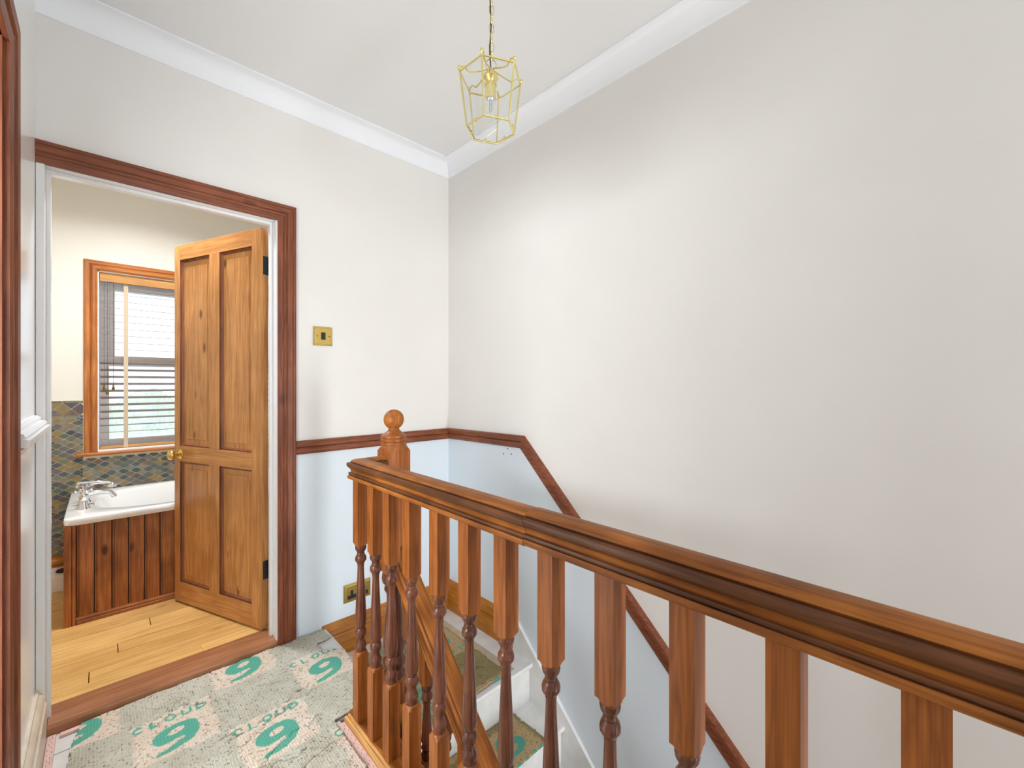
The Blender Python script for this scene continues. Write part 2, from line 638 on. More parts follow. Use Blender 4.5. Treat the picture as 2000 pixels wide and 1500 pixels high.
for x0, x1, z0, z1 in [(-1.95, -1.91, 0.75, 2.15), (-0.69, -0.65, 0.75, 2.15), (-1.91, -0.69, 0.75, 0.79), (-1.91, -0.69, 2.11, 2.15), (-1.32, -1.28, 0.79, 2.11)]:
    w.box(x0, x1, SY0 - 0.08, SY0 - 0.03, z0, z1)
tag(w.build('unseen_window_3', M['upvc']), 'unseen white framed window placed to light the landing from the side room', 'window', kind='structure')

# ------------------------------------------------------------------ mouldings on the landing
DADO = [(0.0, 0.0), (0.0, 0.010), (0.010, 0.016), (0.030, 0.016), (0.034, 0.012), (0.038, 0.020), (0.056, 0.021), (0.064, 0.014), (0.066, 0.0)]
# profile: a = up the wall from the bottom edge, b = out of the wall
tr = empty('trim_2', (1.1, D, 0.9), 'stained wooden dado rail along the back wall', 'dado rail', kind='structure')
b = MB()
b.sweep([(XR, D, 0.897), (0.675, D, 0.897)], [(-a if False else a, o) for a, o in [(p, -q) for p, q in DADO]], (0, 1, 0))
dd = b.build('rail', M['trim_x'], tr, smooth=30)
tr = empty('trim_3', (XR, 1.2, 0.6), 'stained wooden dado rail that follows the stairs down the long wall', 'dado rail', kind='structure')
SL = 0.966
yk = 1.5705
e = 2.7
b = MB()
b.sweep([(XR, D - 0.02, 0.898), (XR, yk, 0.906), (XR, yk - e, 0.906 - e * SL)], [(p, q) for p, q in DADO], (-1, 0, 0))
b.build('rail', M['trim_y'], tr, smooth=30)

# wooden skirting of the stair turn: back wall and right wall
SK = [(0, 0), (0, 0.020), (0.105, 0.020), (0.115, 0.015), (0.120, 0.019), (0.150, 0.016), (0.165, 0.008), (0.172, 0.006), (0.180, 0.0)]
QZ = -0.165
tr = empty('baseboard_back', (1.2, D, QZ), 'pine skirting along the back wall at the stair turn', 'skirting', kind='structure')
b = MB()
b.sweep([(XR, D, QZ), (0.80, D, QZ)], [(p, -q) for p, q in SK], (0, 1, 0))
b.build('board', M['skirt_x'], tr, smooth=30)
tr = empty('baseboard_right', (XR, 1.9, QZ), 'short pine skirting on the long wall at the stair turn', 'skirting', kind='structure')
b = MB()
b.sweep([(XR, D - 0.016, QZ), (XR, 1.62, QZ)], SK, (-1, 0, 0))
b.build('board', M['skirt_y'], tr, smooth=30)

# painted skirting and dado on the left wall
b = MB()
b.sweep([(XL, DY1 + 0.087, 0), (XL, D + 0.0, 0)], [(0, 0), (0, 0.027), (0.118, 0.027), (0.124, 0.022), (0.140, 0.024), (0.158, 0.018), (0.166, 0.010), (0.176, 0.009), (0.180, 0)], (1, 0, 0))
tag(b.build('baseboard_left', M['gloss_worn'], smooth=30), 'chipped white gloss skirting beside the doorway', 'skirting', kind='structure')
b = MB()
b.sweep([(XL, DY1 + 0.087, 1.045), (XL, D - 0.03, 1.045)],
        [(0, 0), (0, .008), (.012, .012), (.013, .005), (.016, .005), (.017, .022), (.030, .024), (.031, .014), (.0345, .014), (.0355, .036), (.054, .038), (.055, .026), (.0585, .026), (.060, .030), (.070, .026), (.071, .015), (.080, .016), (.088, .006), (.088, 0)], (1, 0, 0))
tag(b.build('trim_4', M['gloss']), 'white painted dado moulding on the narrow glossy wall', 'dado rail', kind='structure')

# architraves
ARCH = [(0, 0), (0, 0.014), (0.012, 0.018), (0.022, 0.018), (0.026, 0.013), (0.036, 0.015), (0.040, 0.022), (0.060, 0.024), (0.066, 0.019), (0.072, 0.022), (0.078, 0.020), (0.080, 0)]
tr = empty('trim_5', (0.63, D, 0), 'dark stained moulded architrave around the bathroom doorway', 'architrave', kind='structure')
zi, xi = 2.010, 0.595
b = MB()
pf = [(p, q) for p, q in ARCH]


# vertical leg, mitred at 45 degrees; profile across = away from the opening, out = towards the landing (-Y)
def leg_mesh(mb, base, across, up, out, length, prof, mitre_top=True):
    base, across, up, out = map(Vector, (base, across, up, out))
    r0 = [tuple(base + across * a + out * o) for a, o in prof]
    r1 = [tuple(base + across * a + out * o + up * (length + (a if mitre_top else 0))) for a, o in prof]
    mb.rings([r0, r1])


def head_mesh(mb, base, along, up, out, length, prof, m0=True, m1=True):
    base, along, up, out = map(Vector, (base, along, up, out))
    r0 = [tuple(base + up * a + out * o - along * (a if m0 else 0)) for a, o in prof]
    r1 = [tuple(base + up * a + out * o + along * (length + (a if m1 else 0))) for a, o in prof]
    mb.rings([r0, r1])


b = MB()
leg_mesh(b, (xi, D, 0.0), (1, 0, 0), (0, 0, 1), (0, -1, 0), zi, ARCH)
b.build('leg', M['trim_z'], tr, smooth=30)
b = MB()
head_mesh(b, (XL, D, zi), (1, 0, 0), (0, 0, 1), (0, -1, 0), xi - XL, ARCH, m0=False)
b.build('head', M['trim_x'], tr, smooth=30)

# white lining of the bathroom doorway
tr = empty('trim_6', (0.22, D, 0), 'white painted door lining of the bathroom doorway', 'door lining', kind='structure')
b = MB()
b.box(0.588, OX1, D - 0.006, D + TH + 0.004, 0.0, 2.012)
b.build('jamb', M['gloss'], tr, bevel=0.0025)
b = MB()
b.box(XL + 0.001, -0.146, D - 0.010, D + TH + 0.004, 0.0, 2.012)
b.build('jamb', M['gloss'], tr, bevel=0.0025)
b = MB()
b.box(XL + 0.001, OX1, D - 0.006, D + TH + 0.004, 2.0125, OZ)
b.build('head', M['gloss'], tr, bevel=0.0025)
for nm, bx in (('stop', (0.576, 0.588, D + 0.045, D + 0.072, 0.0, 2.0)), ('stop', (-0.146, -0.134, D + 0.045, D + 0.072, 0.0, 2.0)), ('stop', (-0.146, 0.588, D + 0.045, D + 0.072, 2.0, 2.012))):
    b = MB()
    b.box(*bx)
    b.build(nm, M['gloss'], tr, bevel=0.002)

# side doorway architrave on the left wall
tr = empty('trim_7', (XL, DY1, 0), 'tall dark wooden door architrave at the edge of the glossy wall', 'architrave', kind='structure')
ARCHW = [(p * 1.16, q) for p, q in ARCH]
b = MB()
leg_mesh(b, (XL, DY1 - 0.006, 0.0), (0, 1, 0), (0, 0, 1), (1, 0, 0), DZ, ARCHW)
b.build('leg', M['trim_z'], tr, smooth=30)
b = MB()
leg_mesh(b, (XL, DY0 + 0.006, 0.0), (0, -1, 0), (0, 0, 1), (1, 0, 0), DZ, ARCHW)
b.build('leg', M['trim_z'], tr, smooth=30)
b = MB()
head_mesh(b, (XL, DY0 + 0.006, DZ), (0, 1, 0), (0, 0, 1), (1, 0, 0), DY1 - DY0 - 0.012, ARCHW)
b.build('head', M['trim_y'], tr, smooth=30)
b = MB()
b.box(XL - 0.104, XL + 0.004, DY1 - 0.024, DY1, 0, DZ)
b.box(XL - 0.104, XL + 0.004, DY0, DY0 + 0.024, 0, DZ)
b.box(XL - 0.104, XL + 0.004, DY0, DY1, DZ, DZ + 0.02)
b.build('lining', M['trim_z'], tr)

# threshold
b = MB()
b.prism([(D - 0.012, 0.0), (D - 0.012, 0.026), (D - 0.004, 0.036), (D + 0.10, 0.042), (D + 0.128, 0.0375), (D + 0.134, 0.030), (D + 0.134, 0.0)], 0, -0.140, 0.592)
tag(b.build('trim_8', M['threshold'], smooth=20), 'polished hardwood threshold in the bathroom doorway', 'threshold', kind='structure')

# ------------------------------------------------------------------ bathroom shell
BX0, BX1 = -1.0, XR
w = MB()
WX0, WX1, WZ0, WZ1 = -0.022, 1.13, 0.800, 1.966
w.box(BX0 - 0.1, WX0, YB, YB + 0.22, -0.1, CEIL)
w.box(WX1, BX1 + 0.1, YB, YB + 0.22, -0.1, CEIL)
w.box(WX0, WX1, YB, YB + 0.22, -0.1, WZ0)
w.box(WX0, WX1, YB, YB + 0.22, WZ1, CEIL)
wb = tag(w.build('wall_bathroom_window', M['wall_bath']), 'cream bathroom wall with slate tiles below and a window', 'wall', kind='structure')
w = MB()
w.box(BX0 - 0.1, BX0, D + TH, YB, -0.1, CEIL)
tag(w.build('wall_bathroom_left', M['wall_bath']), 'cream bathroom wall hidden beyond the door jamb', 'wall', kind='structure')
w = MB()
w.box(BX1, BX1 + 0.1, D, YB, -0.1, CEIL)
tag(w.build('wall_bathroom_right', M['wall_bath']), 'cream bathroom wall behind the open door', 'wall', kind='structure')
w = MB()
w.box(BX0 - 0.1, XL - 0.1, D + 0.1, D + TH, -0.1, CEIL)
w.box(BX0 - 0.1, BX1 + 0.1, D + TH, YB + 0.22, CEIL, CEIL + 0.08)
tag(w.build('ceiling_bathroom', M['wall_bath']), 'cream ceiling of the bathroom', 'ceiling', kind='structure')

# fill lamp added out of view in the bathroom: opal dish, chrome ring
LBX, LBY = 0.24, 2.86
lamp = empty('bathroom_fill_lamp', (LBX, LBY, CEIL), 'added unseen round opal ceiling lamp that brightens the bathroom', 'lamp')
b = MB()
b.lathe([(CEIL, 0.19), (CEIL - 0.022, 0.19), (CEIL - 0.024, 0.178), (CEIL - 0.010, 0.175)], (LBX, LBY, 0), 32)
b.build('ring', M['chrome'], lamp, smooth=40)
b = MB()
b.lathe([(CEIL - 0.012, 0.174), (CEIL - 0.030, 0.168), (CEIL - 0.046, 0.13), (CEIL - 0.053, 0.07), (CEIL - 0.055, 0.005)], (LBX, LBY, 0), 32)
t_ = NT('lit_opal_glass')
t_.setv(Base_Color=(0.9, 0.9, 0.9, 1), Roughness=0.4, Emission_Color=(1, 0.98, 0.95, 1), Emission_Strength=4.0)
b.build('dish', t_.m, lamp, smooth=60)
ll = bpy.data.lights.new('bathroom_fill_light', 'AREA')
ll.shape = 'DISK'
ll.size = 0.34
ll.energy = 28
ll.spread = math.radians(150)
ll.color = (0.93, 0.965, 1.0)
lo_ = bpy.data.objects.new('bathroom_fill_light', ll)
lo_.location = (LBX, LBY, CEIL - 0.06)
COL.objects.link(lo_)
lo_['kind'] = 'helper'

# plank floor
bf = empty('floor_bathroom', (0.2, 3.0, 0.0), 'honey coloured pine plank floor of the bathroom', 'floor', kind='structure')
b = MB()
b.box(BX0, BX1, D + TH, YB, -0.12, 0.012)
b.build('subfloor', M['black'], bf)
pitch = 0.0925
row = 0
joints = {0: [-0.62, 0.327, 1.2], 1: [-0.55, -0.040, 0.92], 2: [-0.2, 0.62, 1.4], 3: [-0.75, 0.051, 0.95], 4: [-0.35, 0.52], 5: [-0.6, 0.1745, 1.1]}
y = 2.3255
while y < YB:
    y1 = min(y + pitch, YB - 0.002)
    js = joints.get(row)
    if js is None:
        js = sorted(rng.uniform(-0.8, 1.4, 3))
    xs = [BX0] + list(js) + [BX1]
    for a_, b_ in zip(xs[:-1], xs[1:]):
        gap = 0.0016 if row in (1, 3, 5) else 0.0004
        b = MB()
        b.box(a_ + gap, b_ - gap, y + 0.0005, y1 - 0.0005, 0.014, ZF + float(rng.uniform(-0.0004, 0.0004)))
        b.build('plank', M['floor_pine'], bf)
    y += pitch
    row += 1

# pine skirting below the tiles
b = MB()
b.sweep([(0.2, YB, 0.10), (BX0, YB, 0.10)], [(-0.065, 0), (-0.065, -0.018), (0.028, -0.020), (0.032, -0.014), (0.052, -0.022), (0.064, -0.020), (0.074, -0.010), (0.094, -0.008), (0.094, 0)], (0, 1, 0))
tag(b.build('baseboard_bathroom', M['skirt_x'], smooth=30), 'moulded pine skirting under the slate tiles beside the bath', 'skirting', kind='structure')

# ------------------------------------------------------------------ slate tiles
GY = YB - 0.006
b = MB()
b.box(BX0, WX0 - 0.05, GY, YB, 0.19, 1.137)
b.box(WX0 - 0.05, BX1, GY, YB, 0.19, 0.79)
b.build('grout_bed', M['grout'], wb)
slates = []
for i, c in enumerate([(74, 82, 84), (60, 70, 78), (104, 100, 80), (120, 108, 88), (98, 92, 88), (84, 92, 80), (132, 108, 62), (140, 112, 56), (108, 86, 72), (56, 74, 74), (112, 112, 100), (88, 74, 72), (74, 76, 92), (128, 116, 96)]):
    gm = sum(c) / 3
    c = tuple(min(255, int((q * 0.78 + gm * 0.22) * 1.16)) for q in c)
    slates.append(plain('slate_tile_%d' % i, c, 0.45, 0, 0.05, 0.16, 0.35, 60))
A2, B2 = 0.0605 / 2, 0.039 / 2
tile_mesh = {}


def clip_poly(poly, x0, x1, z0, z1):
    def clip(ps, f, g):
        out = []
        for i in range(len(ps)):
            p, q = ps[i], ps[(i + 1) % len(ps)]
            if f(p):
                out.append(p)
            if f(p) != f(q):
                out.append(g(p, q))
        return out

    def ix(v, k):
        def g(p, q):
            t = (v - p[k]) / (q[k] - p[k])
            r = [p[0] + (q[0] - p[0]) * t, p[1] + (q[1] - p[1]) * t]
            return tuple(r)
        return g
    for f, g in ((lambda p: p[0] >= x0, ix(x0, 0)), (lambda p: p[0] <= x1, ix(x1, 0)), (lambda p: p[1] >= z0, ix(z0, 1)), (lambda p: p[1] <= z1, ix(z1, 1))):
        if not poly:
            return poly
        poly = clip(poly, f, g)
    return poly


def poly_area(p):
    return abs(sum(p[i][0] * p[(i + 1) % len(p)][1] - p[(i + 1) % len(p)][0] * p[i][1] for i in range(len(p)))) / 2


def slab(poly, y0, y1):
    mb = MB()
    mb.prism(poly, 1, y0, y1)
    return mb


tile_count = 0
stuff = MB()


def put_tile(poly, single):
    global tile_count
    if len(poly) < 3 or poly_area(poly) < 0.00008:
        return
    y0 = GY - 0.0035 - float(rng.uniform(0, 0.0025))
    cx = sum(p[0] for p in poly) / len(poly)
    cz = sum(p[1] for p in poly) / len(poly)
    m = slates[int(rng.integers(len(slates)))]
    if single and tile_count < 290:
        jit = [(p[0] + float(rng.uniform(-.0007, .0007)), p[1] + float(rng.uniform(-.0007, .0007))) for p in poly]
        slab(jit, y0, GY + 0.001).build('tile', m, wb)
        tile_count += 1
    else:
        k = int(rng.integers(6))
        stuff.cur = k
        stuff.prism(poly, 1, y0, GY + 0.001)
        stuff.cur = 0


g = 0.0044
rect_lo = [(-0.40, WX0 - 0.066, 0.196, 1.028), (WX0 - 0.066, 1.3, 0.196, 0.770)]
ox, oz = -0.2005, 0.978
jobs = []
for (x0, x1, z0, z1) in rect_lo:
    i0, i1 = int((x0 - ox) / A2) - 2, int((x1 - ox) / A2) + 2
    j0, j1 = int((z0 - oz) / B2) - 2, int((z1 - oz) / B2) + 2
    for i in range(i0, i1):
        for j in range(j0, j1):
            if (i + j) % 2:
                continue
            cx, cz = ox + i * A2, oz + j * B2
            ga, gb = A2 - g * 0.95, B2 - g * 0.62
            poly = clip_poly([(cx - ga, cz), (cx, cz - gb), (cx + ga, cz), (cx, cz + gb)], x0, x1, z0, z1)
            if len(poly) < 3:
                continue
            seen = (-0.235 < cx < -0.085) or (cx >= -0.085 and cx < 0.43 and cz > 0.545)
            jobs.append((0 if seen else 1, poly, seen))
# border band of larger diamonds between thin strips
bx = -0.213 + 0.0755 / 2
for i in range(-4, 5):
    cx = -0.176 + i * 0.0755 / 1.0
    r_ = 0.0755 / 2
    zc = 1.0845
    X1 = WX0 - 0.066
    q = r_ - 0.0024
    jobs.append((0, clip_poly([(cx - q, zc), (cx, zc - q), (cx + q, zc), (cx, zc + q)], -0.40, X1, 1.04, 1.13), True))
    jobs.append((0, clip_poly([(cx + 0.0035, zc + r_), (cx + 2 * r_ - 0.0035, zc + r_), (cx + r_, zc + 0.0035)][::-1], -0.40, X1, 1.03, 1.13), True))
    jobs.append((0, clip_poly([(cx + 0.0035, zc - r_), (cx + 2 * r_ - 0.0035, zc - r_), (cx + r_, zc - 0.0035)], -0.40, X1, 1.03, 1.13), True))
    for z0, z1 in ((1.1245, 1.136), (1.032, 1.0445)):
        jobs.append((0, clip_poly([(cx + 0.0012, z0), (cx + 2 * r_ - 0.0012, z0), (cx + 2 * r_ - 0.0012, z1), (cx + 0.0012, z1)], -0.40, X1, 1.0, 1.14), True))
jobs.sort(key=lambda j: j[0])
for _, poly, seen in jobs:
    put_tile(poly, seen)
so = stuff.build('tile_field', slates[:6], wb)
so['kind'] = 'stuff'

# ------------------------------------------------------------------ bathroom window
win = empty('window_1', (0.55, YB, 0.8), 'bathroom window with pine architrave and obscured glass', 'window', kind='structure')
WA = [(0, 0), (0, 0.012), (0.010, 0.022), (0.022, 0.024), (0.030, 0.018), (0.034, 0.012), (0.038, 0.016), (0.056, 0.020), (0.060, 0.018), (0.064, 0)]
b = MB()
leg_mesh(b, (WX0, YB, 0.805), (-1, 0, 0), (0, 0, 1), (0, -1, 0), WZ1 - 0.805, WA)
b.build('architrave', M['winwood_z'], win, smooth=30)
b = MB()
leg_mesh(b, (WX1, YB, 0.805), (1, 0, 0), (0, 0, 1), (0, -1, 0), WZ1 - 0.805, WA)
b.build('architrave', M['winwood_z'], win, smooth=30)
b = MB()
head_mesh(b, (WX0, YB, WZ1), (1, 0, 0), (0, 0, 1), (0, -1, 0), WX1 - WX0, WA)
b.build('architrave', M['winwood_x'], win, smooth=30)
b = MB()
b.prism([(YB + 0.0, 0.786), (YB - 0.030, 0.786), (YB - 0.037, 0.793), (YB - 0.037, 0.799), (YB - 0.030, 0.806), (YB + 0.0, 0.806)], 0, WX0 - 0.095, WX1 + 0.095)
b.build('sill', M['winwood_x'], win, smooth=40)
# white reveal and sill board
b = MB()
b.box(WX0, WX0 + 0.006, YB - 0.002, YB + 0.14, 0.802, WZ1)
b.box(WX1 - 0.006, WX1, YB - 0.002, YB + 0.14, 0.802, WZ1)
b.box(WX0, WX1, YB - 0.002, YB + 0.14, WZ1 - 0.006, WZ1)
b.build('reveal', M['upvc'], win)
b = MB()
b.box(WX0, WX1, YB - 0.004, YB + 0.14, 0.801, 0.816)
b.build('sill_board', M['upvc'], win, bevel=0.003)
FY = YB + 0.125
for nm, bxs in {'frame_side': [(WX0, WX0 + 0.055, FY, FY + 0.06, 0.81, WZ1), (WX1 - 0.055, WX1, FY, FY + 0.06, 0.81, WZ1)],
                'frame_rail': [(WX0 + 0.055, WX1 - 0.055, FY, FY + 0.06, 0.81, 0.868), (WX0 + 0.055, WX1 - 0.055, FY, FY + 0.06, 1.905, WZ1)],
                'transom': [(WX0 + 0.055, WX1 - 0.055, FY - 0.005, FY + 0.06, 1.362, 1.428)],
                'sash': [(WX0 + 0.055, WX0 + 0.083, FY - 0.008, FY + 0.05, 1.428, 1.905), (WX0 + 0.083, WX1 - 0.055, FY - 0.008, FY + 0.05, 1.870, 1.905)]}.items():
    for q in bxs:
        b = MB()
        b.box(*q)
        b.build(nm, M['upvc'], win, bevel=0.004)
for z0, z1 in ((0.866, 1.364), (1.426, 1.885)):
    b = MB()
    b.box(WX0 + 0.05, WX1 - 0.05, FY + 0.026, FY + 0.032, z0, z1)
    b.build('pane', M['obscure'], win)

# venetian blind
bl = empty('venetian_blind', (0.5, 3.84, 1.9), 'wooden venetian blind half open in the bathroom window', 'blind')
b = MB()
b.box(WX0 + 0.010, WX1 - 0.010, 3.812, 3.835, 1.904, 1.963)
b.build('headrail_pelmet', M['blind'], bl, bevel=0.002)
b = MB()
b.box(WX0 + 0.014, WX1 - 0.014, 3.836, 3.875, 1.915, 1.955)
b.build('headrail', M['upvc'], bl)
zs = [1.879 - 0.04555 * i for i in range(23)]
slat_local = MB()
slat_local.box(-(WX1 - WX0) / 2 + 0.012, (WX1 - WX0) / 2 - 0.012, -0.025, 0.025, -0.0014, 0.0014)
proto = None
for i, z in enumerate(zs):
    sight = math.atan2(z - H, 3.86)
    if z > 1.42:
        rel = 0.7
    elif z > 1.06:
        rel = 15.0
    else:
        rel = 15.0 - (1.06 - z) / 0.19 * 18.0
    # positive rel shows the underside: front edge higher than the line of sight
    ang = sight - math.radians(rel)
    if proto is None:
        proto = slat_local.build('slat', M['slat'], bl, local=True)
        o = proto
    else:
        o = copy_part(proto, bl)
    o.location = ((WX0 + WX1) / 2 - 0.5, 3.858 - 3.84, z - 1.9)
    o.rotation_euler = (ang, 0, 0)
b = MB()
b.box(WX0 + 0.012, WX1 - 0.012, 3.836, 3.880, 0.819, 0.834)
b.build('bottom_rail', M['blind'], bl, bevel=0.003)
for x in (0.113, 0.55, 0.99):
    b = MB()
    b.box(x - 0.011, x + 0.011, 3.8315, 3.8325, 0.819, 1.904)
    b.build('ladder_tape', M['tape'], bl)
for x, zp in ((0.008, 1.236), (0.023, 1.206), (0.052, 1.237)):
    b = MB()
    b.tube([(x, 3.822, 1.905), (x, 3.822, zp)], 0.0011, 6)
    co = b.build('cord', M['cable'], bl)
    b = MB()
    b.lathe([(0.001, 0.002), (0.0, 0.0042), (-0.006, 0.005), (-0.014, 0.0038), (-0.020, 0.0068), (-0.027, 0.0082), (-0.033, 0.0062), (-0.036, 0.002)], (x, 3.822, zp), 12)
    b.build('pull', M['brass_dull'], co, smooth=40)

# ------------------------------------------------------------------ bath
bath = empty('bathtub', (0.7, 3.4, ZF), 'white enamel bathtub with a stained pine front below the bathroom window', 'bath')
bx0, bx1, by0, by1, bz = -0.140, 1.56, 3.036, YB - 0.015, 0.570


def sup(cx, cy, rx, ry, n, z, seg=64):
    out = []
    for i in range(seg):
        a = 2 * math.pi * (i + 0.5) / seg
        c_, s_ = math.cos(a), math.sin(a)
        out.append((cx + rx * math.copysign(abs(c_) ** (2 / n), c_), cy + ry * math.copysign(abs(s_) ** (2 / n), s_), z))
    return out


ccx, ccy = (bx0 + bx1) / 2, (by0 + by1) / 2
hx, hy = (bx1 - bx0) / 2, (by1 - by0) / 2
icx, icy, irx, iry = 0.715, 3.405, 0.745, 0.315
R = [sup(ccx, ccy, hx - 0.004, hy - 0.004, 40, bz - 0.036), sup(ccx, ccy, hx, hy, 40, bz - 0.032), sup(ccx, ccy, hx, hy, 40, bz - 0.006),
     sup(ccx, ccy, hx - 0.002, hy - 0.002, 40, bz - 0.002), sup(ccx, ccy, hx - 0.006, hy - 0.006, 36, bz),
     sup(icx, icy, irx + 0.012, iry + 0.012, 3.6, bz + 0.001), sup(icx, icy, irx + 0.003, iry + 0.003, 3.5, bz - 0.003), sup(icx, icy, irx - 0.006, iry - 0.006, 3.4, bz - 0.016),
     sup(icx, icy, irx - 0.03, iry - 0.02, 3.2, bz - 0.12), sup(icx, icy, irx - 0.08, iry - 0.05, 3.0, bz - 0.30), sup(icx, icy, irx - 0.13, iry - 0.09, 2.8, bz - 0.385), sup(icx, icy, irx - 0.25, iry - 0.16, 2.6, bz - 0.40)]
b = MB()
b.rings(R, cap0=False)
b.build('tub', M['enamel'], bath, smooth=50)

bp = empty('bath_panel', (0.4, 3.06, ZF))
bp['label'] = 'dark stained tongue and groove panel in front of the bath'
bp.parent = bath
bp.matrix_parent_inverse = Matrix.Translation((-0.7, -3.4, -ZF))
PY = 3.058
zt, zb = bz - 0.037, 0.066
xb = [-0.094 + 0.0648 * i for i in range(26)]
for a_, b_ in zip(xb[:-1], xb[1:]):
    if b_ > 1.56:
        break
    b = MB()
    b.prism([(a_ + 0.0020, PY), (b_ - 0.0012, PY), (b_ - 0.0012, PY - 0.006), (b_ - 0.003, PY - 0.011), (a_ + 0.011, PY - 0.011), (a_ + 0.0100, PY - 0.0060), (a_ + 0.0078, PY - 0.0060), (a_ + 0.0065, PY - 0.0105), (a_ + 0.0032, PY - 0.0105), (a_ + 0.0020, PY - 0.006)], 2, zb, zt)
    b.build('board', M['panel_z'], bp, smooth=30)
b = MB()
b.box(-0.094, 1.555, PY, PY + 0.006, ZF, zt)
b.build('backing', M['black'], bp)
b = MB()
b.prism([(-0.138, PY + 0.02), (-0.138, PY - 0.016), (-0.134, PY - 0.020), (-0.112, PY - 0.020), (-0.110, PY - 0.015), (-0.107, PY - 0.020), (-0.098, PY - 0.019), (-0.094, PY - 0.012), (-0.094, PY + 0.02)], 2, ZF, zt)
b.build('corner_post', M['panel_z'], bp, smooth=30)
b = MB()
b.box(-0.138, -0.118, PY + 0.02, YB - 0.02, ZF, zt)
b.build('end_board', M['panel_z'], bp)
b = MB()
b.prism([(PY, ZF), (PY - 0.020, ZF), (PY - 0.020, ZF + 0.014), (PY - 0.016, ZF + 0.018), (PY - 0.018, ZF + 0.026), (PY - 0.013, ZF + 0.034), (PY, ZF + 0.036)], 0, -0.094, 1.555)
b.build('plinth_mould', M['panel_x'], bp, smooth=30)

# boxed pipes beside the bath
b = MB()
n = 20
X0, X1, Y0, Y1, Z0, Z1 = -0.60, -0.140, 3.60, YB - 0.022, ZF, 0.128
outer = [(X0, Y0), (X1, Y0), (X1, Y1), (X0, Y1)]
b.box(X0, X1, Y0, Y1, Z0, Z1)
pbx = tag(b.build('pipe_boxing', M['gloss'], bevel=0.006), 'low white boxing with an oval opening beside the bath', 'boxing')
b = MB()
ring = lambda rx, ry, z: [(-0.170 + rx * math.cos(2 * math.pi * i / n), 3.69 + ry * math.sin(2 * math.pi * i / n), z) for i in range(n)]
b.rings([ring(0.030, 0.05, Z1 + 0.0006), ring(0.027, 0.046, Z1 + 0.0012)])
b.build('opening', M['black'], pbx)

# mixer taps at the bath end
tp = empty('bath_mixer_tap', (-0.07, 3.33, bz), 'chrome bath mixer tap with cross handles and hand shower', 'tap')
for yy in (3.245, 3.415):
    b = MB()
    b.lathe([(0.0, 0.027), (0.006, 0.026), (0.016, 0.020), (0.045, 0.015), (0.050, 0.019), (0.072, 0.019), (0.078, 0.013), (0.088, 0.010)], (-0.072, yy, bz), 20)
    pl = b.build('valve', M['chrome'], tp, smooth=40)
    b = MB()
    zc = bz + 0.096
    b.lathe([(-0.009, 0.008), (0.0, 0.012), (0.010, 0.010), (0.014, 0.004)], (-0.072, yy, zc), 14)
    for a in (0.4, 0.4 + math.pi / 2):
        dx, dy = math.cos(a), math.sin(a)
        b.tube([(-0.072 - 0.030 * dx, yy - 0.030 * dy, zc), (-0.072 + 0.030 * dx, yy + 0.030 * dy, zc)], 0.0045, 8)
        for s in (-1, 1):
            b.lathe([(-0.007, 0.004), (0, 0.0085), (0.007, 0.004)], (-0.072 + s * 0.032 * dx, yy + s * 0.032 * dy, zc), 10)
    b.build('cross_handle', M['chrome'], pl, smooth=40)
b = MB()
b.tube([(-0.072, 3.245, bz + 0.060), (-0.072, 3.415, bz + 0.060)], 0.016, 16)
b.tube([(-0.072, 3.33, bz + 0.06), (-0.02, 3.33, bz + 0.066), (0.030, 3.33, bz + 0.058), (0.046, 3.33, bz + 0.040), (0.048, 3.33, bz + 0.028)], [0.016, 0.013, 0.012, 0.012, 0.013], 14)
b.build('body', M['chrome'], tp, smooth=40)
b = MB()
b.lathe([(0.06, 0.012), (0.10, 0.009), (0.105, 0.014), (0.115, 0.014)], (-0.072, 3.33, bz), 14)
b.tube([(-0.085, 3.31, bz + 0.118), (-0.085, 3.35, bz + 0.118)], 0.006, 10)
b.build('cradle', M['chrome'], tp, smooth=40)
b = MB()
b.tube([(-0.10, 3.33, bz + 0.125), (-0.03, 3.325, bz + 0.122), (0.03, 3.32, bz + 0.116), (0.036, 3.32, bz + 0.108)], [0.008, 0.011, 0.008, 0.008], 12)
b.lathe([(bz + 0.112, 0.008), (bz + 0.100, 0.022), (bz + 0.090, 0.024), (bz + 0.088, 0.020)], (0.040, 3.32, 0), 16)
b.build('handset', M['chrome'], tp, smooth=40)

# ------------------------------------------------------------------ the open door
ang = math.atan2(0.665, -0.269)
door = empty('door_1', (0.557, 2.335, 0.0), 'four panelled pine door standing open into the bathroom', 'door', kind='structure', rz=ang)
DW, DT, DZ0, DZ1 = 0.716, 0.036, 0.046, 2.001


def dpart(name, mat, x0, x1, z0, z1, y0=-DT, y1=0.0, bev=0.0012):
    b = MB()
    b.box(x0, x1, y0, y1, z0, z1)
    return b.build(name, mat, door, bevel=bev, local=True)


